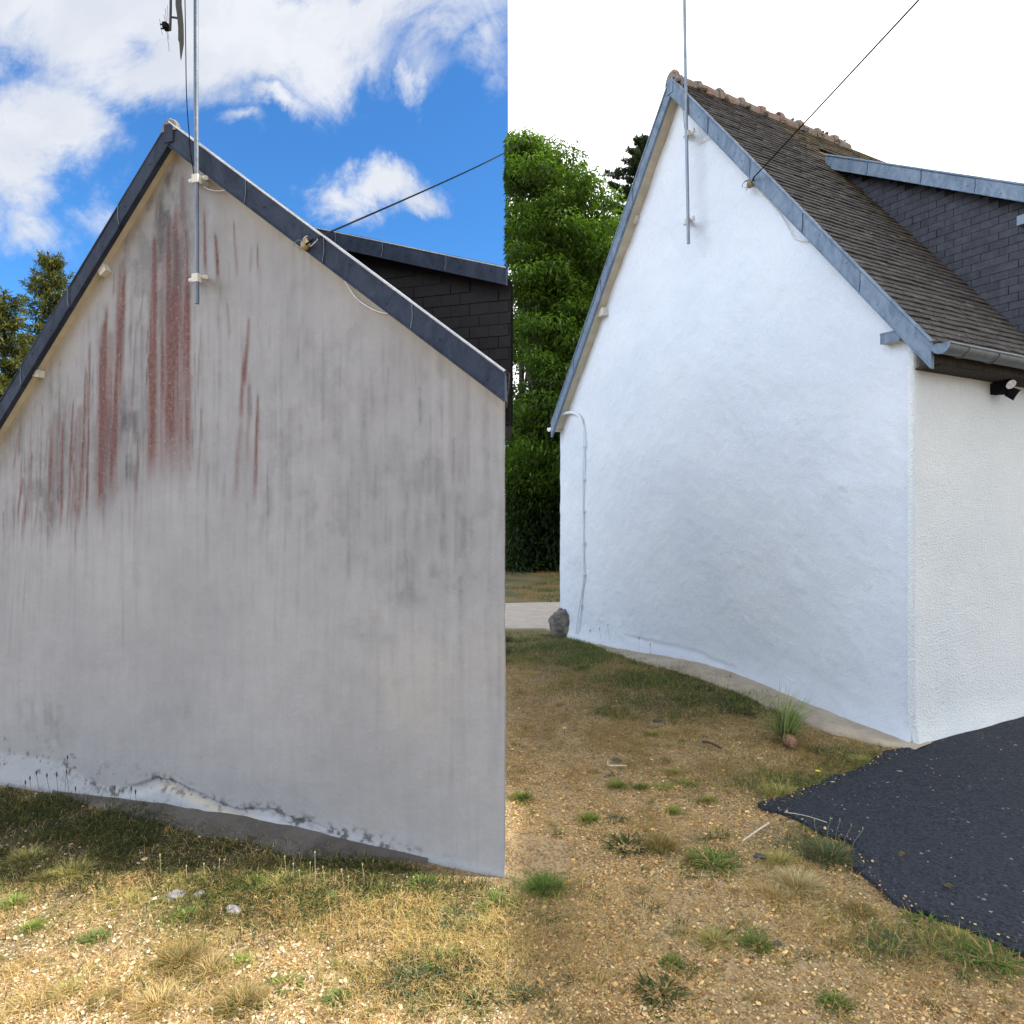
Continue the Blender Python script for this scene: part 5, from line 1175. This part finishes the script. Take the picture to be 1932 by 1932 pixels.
def broadleaf(base, ctr, rad, nclump, per, lab, cut=None, col=((.012, .030, .005), (.15, .27, .028)), name='broadleaf_tree', leafL=.15, seed=1, clr=.62, extra=None):
    rr = np.random.default_rng(seed); root = empty(name, base, lab, 'tree', 'background trees')
    ctr = np.array(ctr, float); rad = np.array(rad, float); CP = []
    while len(CP) < nclump:
        d_ = rr.normal(size=3); d_ /= np.linalg.norm(d_); k = rr.uniform(.35, 1)**.5
        lump = 1+.16*math.sin(3*d_[0]+5*d_[2]+seed)+.10*math.sin(7*d_[1]+6*d_[2]+4*d_[0])
        p = ctr+d_*rad*k*lump
        if cut is not None and not cut(p, rr): continue
        CP.append(p)
    CP += [np.array(q) for q in (extra or [])]; nclump = len(CP)
    CP = np.array(CP); P = np.repeat(CP, per, 0); n = len(P); off = rr.normal(size=(n, 3)); off /= np.linalg.norm(off, axis=1)[:, None]; off *= (rr.uniform(0, 1, n)**.45)[:, None]*clr*np.array([1, 1, .62])
    P = P+off; az = np.arctan2(off[:, 1]+.01, off[:, 0])+rr.normal(0, .7, n); tilt = rr.normal(-.35, .45, n)
    tone = rr.uniform(0, 1, nclump); tone = np.repeat(tone, per); lit_top = np.clip(.5+off[:, 2]/clr+rr.normal(0, .25, n), 0, 1)
    c0, c1 = np.array(col[0]), np.array(col[1]); mixf = np.clip(.30*tone+.62*lit_top**1.5+.12*rr.uniform(0, 1, n), 0, 1)[:, None]; cols = (c0*(1-mixf)+c1*mixf)*rr.uniform(.8, 1.2, (n, 1))  # light from above put into the colour: clump tops paler, undersides darker
    L = rr.uniform(.6, 1.25, n)*leafL
    if cut is not None:
        ok = np.array([P[:, 0]/P[:, 1] > -.008]).ravel(); P, az, tilt, L, cols = P[ok], az[ok], tilt[ok], L[ok], cols[ok]
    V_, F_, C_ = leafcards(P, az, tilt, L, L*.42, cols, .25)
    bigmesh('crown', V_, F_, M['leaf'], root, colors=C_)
    m = MB(); b = np.array(base, float); top = ctr+np.array([0, 0, rad[2]*.6])
    m.tube([b-zz*.2, b+zz*1.5, (b+ctr)/2+np.array([.1, 0, 0]), ctr, top], [.30, .24, .20, .14, .03], 10)
    for i in range(26):
        p = CP[rr.integers(len(CP))]; t = rr.uniform(.15, .7); s0 = b+(ctr-b)*t+np.array([0, 0, 0]) if t < .5 else ctr+(top-ctr)*(t-.5)
        mid = (s0+p)/2+np.array([0, 0, rr.uniform(.1, .5)]); m.tube([s0, mid, p], [.07, .04, .012], 6)
    m.build('trunk', M['bark'], root); return root
def cutA(p, rr):
    u_ = p[0]/p[1]; px = 966+F*u_; py = HZ-F*(p[2]-H)/p[1]
    if px < 962: return False
    if 690 < py < 880 and px < 1050: return rr.random() < .55
    return True
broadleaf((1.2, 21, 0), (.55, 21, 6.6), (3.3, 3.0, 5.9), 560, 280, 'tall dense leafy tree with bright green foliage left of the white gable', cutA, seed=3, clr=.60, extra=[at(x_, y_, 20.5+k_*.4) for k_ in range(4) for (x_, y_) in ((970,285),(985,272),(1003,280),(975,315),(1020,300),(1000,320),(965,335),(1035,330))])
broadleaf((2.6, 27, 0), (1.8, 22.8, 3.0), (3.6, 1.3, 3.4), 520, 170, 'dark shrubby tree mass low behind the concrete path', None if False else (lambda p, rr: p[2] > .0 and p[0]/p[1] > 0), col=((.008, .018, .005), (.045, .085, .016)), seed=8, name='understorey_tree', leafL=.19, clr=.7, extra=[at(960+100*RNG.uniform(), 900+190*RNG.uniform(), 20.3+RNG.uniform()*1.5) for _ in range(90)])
root = empty('hedge', (2, 31, 0), 'dark hedge closing the view at the end of the far lawn', 'hedge')
rr = np.random.default_rng(2); n = 42000; P = np.stack([rr.uniform(-.2, 9, n), 30+rr.uniform(-.7, .7, n), rr.uniform(0, 1, n)**.8*3.2], -1); P[:, 2] *= .85+.3*fbm(P[:, 0]*.7, P[:, 1]*0, 3, 4); P = P[P[:, 0]/P[:, 1] > -.006]; n = len(P)
L = rr.uniform(.12, .25, n); V_, F_, C_ = leafcards(P, rr.uniform(0, 6.28, n), rr.normal(-.2, .5, n), L, L*.5, np.array([.018, .030, .009])*rr.uniform(.6, 1.6, (n, 1)), .2); bigmesh('foliage', V_, F_, M['leaf'], root, colors=C_)
m = MB()
for xx in np.arange(.2, 9, .6): m.tube([(xx, 30, -.1), (xx+.1, 30, 1.5), (xx-.1, 30, 2.6)], [.06, .04, .02], 6)
m.build('stems', M['bark'], root)

n = 26000; x = RNG.uniform(-75, -4, n); y = 62+RNG.uniform(-3, 3, n); top = 3.5+4*fbm(x*.16, y*0, 4, 77); P = np.stack([x, y, RNG.uniform(0, 1, n)**.8*top], -1)
L = RNG.uniform(.4, .8, n); V_, F_, C_ = leafcards(P, RNG.uniform(0, 6.28, n), RNG.normal(-.2, .5, n), L, L*.55, np.array([.03, .05, .014])*RNG.uniform(.6, 1.5, (n, 1)), .2)
tag(bigmesh('distant_woods', V_, F_, M['leaf'], colors=C_), 'far wood beyond the field behind the stained gable', 'wood', kind='stuff')

def spruce(base, h_, rb, lab, seed, col=((.030, .050, .016), (.085, .11, .03)), z0=1.0, wh=.32, name='spruce_tree', lean=0, dens=1.0, keep=None, grp='background trees', nl=.11):
    rr = np.random.default_rng(seed); root = empty(name, base, lab, 'tree', grp); b = np.array(base, float); P = []; A_ = []; T2 = []; Q_ = []; m = MB()
    m.tube([b-zz*.2, b+zz*h_*.5, b+zz*(h_-.05)], [.035*h_*.35+.05, .05, .008], 8); z = z0
    while z < h_-.12:
        f_ = (h_-z)/(h_-z0); R_ = rb*f_**.72*rr.uniform(.75, 1.2)+.08; nb_ = int(rr.integers(5, 8)); a0 = rr.uniform(0, 6)
        for k in range(nb_):
            az = a0+k*6.28/nb_+rr.normal(0, .25); RR = R_*rr.uniform(.55, 1.25); ns = max(3, int(RR/.075)); zz0 = z+rr.uniform(-.1, .1)
            pts_ = []
            for i in range(ns+1):
                t = i/ns; p = b+np.array([math.cos(az)*RR*t, math.sin(az)*RR*t, zz0+RR*(-.32*t+.30*t*t)+(.12*t if f_ < .3 else 0)]); pts_.append(p)
                for q in range(int(dens*rr.integers(5, 9))):
                    ss = rr.choice([-1, 1]); aa = az+ss*rr.uniform(.2, 1.3); ln = .30*RR*(1.05-t)*rr.uniform(.2, 1)+.05; e_ = np.array([math.cos(aa), math.sin(aa), -.25]); P.append(p+e_*ln*rr.uniform(.1, 1)); A_.append(aa+rr.normal(0, .5)); T2.append(rr.normal(.05, .45)); Q_.append(t)
            if RR > .25: m.tube([pts_[0], pts_[len(pts_)//2], pts_[-1]], [.018, .010, .003], 4, cap=False)
        z += wh*(.55+.6*f_)*rr.uniform(.8, 1.2)
    P = np.array(P); A_ = np.array(A_); T2 = np.array(T2); Q_ = np.array(Q_)[:, None]
    if keep is not None: k = keep(P); P, A_, T2, Q_ = P[k], A_[k], T2[k], Q_[k]
    n = len(P); c0, c1 = np.array(col[0]), np.array(col[1]); mf = np.clip(.15+.7*Q_+rr.normal(0, .2, (n, 1)), 0, 1); cols = c0*(1-mf)+c1*mf; V = []; 
    reps = 3; P = np.repeat(P, reps, 0)+rr.normal(0, .02, (n*reps, 3)); A_ = np.repeat(A_, reps)+rr.normal(0, .6, n*reps); T2 = np.repeat(T2, reps)+rr.normal(0, .5, n*reps); cols = np.repeat(cols, reps, 0)*rr.uniform(.8, 1.2, (n*reps, 1))
    L = rr.uniform(.6, 1.3, n*reps)*nl; V_, F_, C_ = leafcards(P, A_, T2, L, L*.26, cols, .0); bigmesh('needles', V_, F_, M['needle'], root, colors=C_)
    m.build('trunk', M['bark'], root); return root
SC = ((.050, .066, .016), (.16, .17, .045))
p = at(97, 955, 14.5); spruce((p[0], p[1], 0), (HZ-484)/F*14.5+2, 1.15, 'pointed spruce rising behind the lower left rake of the stained gable', 4, SC, z0=2.6, wh=.22)
p = at(8, 955, 13.2); spruce((p[0], p[1], 0), (HZ-545)/F*13.2+2, 1.1, 'yellow-green spruce cut off by the left edge of the photo', 9, SC, z0=2.2, wh=.22)
p = at(45, 955, 17); spruce((p[0], p[1], 0), (HZ-640)/F*17+2, 1.2, 'shorter spruce between and behind the two left spruces', 14, SC, z0=2.0, wh=.26)
p = at(1212, 955, 34); spruce((p[0], p[1], 0), (HZ-262)/F*34+2, 5.0, 'dark conifer rising behind the left rake of the white gable', 21, ((.014, .030, .014), (.040, .065, .028)), z0=9, wh=.55, dens=1.5, name='conifer_tree', nl=.2)

# ------------------------------------------------------------ unseen cloud-like slabs, added to block the sun over the right-hand place
def sun_blocker(name, x0, x1, y0, y1, z, th, seed):
    nx_, ny_ = 40, 40; xs = np.linspace(x0, x1, nx_); ys = np.linspace(y0, y1, ny_); XX, YY = np.meshgrid(xs, ys)
    ex = np.minimum((XX-x0)/(x1-x0), 1)*np.minimum((x1-XX)/(x1-x0), 1)*4; ey = (YY-y0)*(y1-YY)/((y1-y0)/2)**2; k = np.sqrt(np.clip(ex*ey, 0, 1))
    up_ = z+th*k*(.6+.8*fbm(XX*.09, YY*.09, 4, seed)); dn = z-.3*th*k*(.5+fbm(XX*.15, YY*.15, 3, seed+5)); I = np.arange(nx_*ny_).reshape(ny_, nx_)
    q = np.stack([I[:-1, :-1], I[:-1, 1:], I[1:, 1:], I[1:, :-1]], -1).reshape(-1, 4); V = np.vstack([np.stack([XX, YY, up_], -1).reshape(-1, 3), np.stack([XX, YY, dn], -1).reshape(-1, 3)])
    o = bigmesh(name, V, [q, q[:, ::-1]+nx_*ny_], M['sun_blocker'], smooth=True); return tag(o, kind='structure')
ct = 1/math.tan(R(SUN_EL))
sun_blocker('sun_blocker', .0+15*ct, 15*ct+26, -7, 5.3, 15, 2.5, 3)
sun_blocker('sun_blocker', -7.5+40*ct, 40*ct+24, 4.6, 19.5, 40, 5, 9)
sun_blocker('sun_blocker', -2+60*ct, 60*ct+30, 18.5, 42, 60, 6, 13)
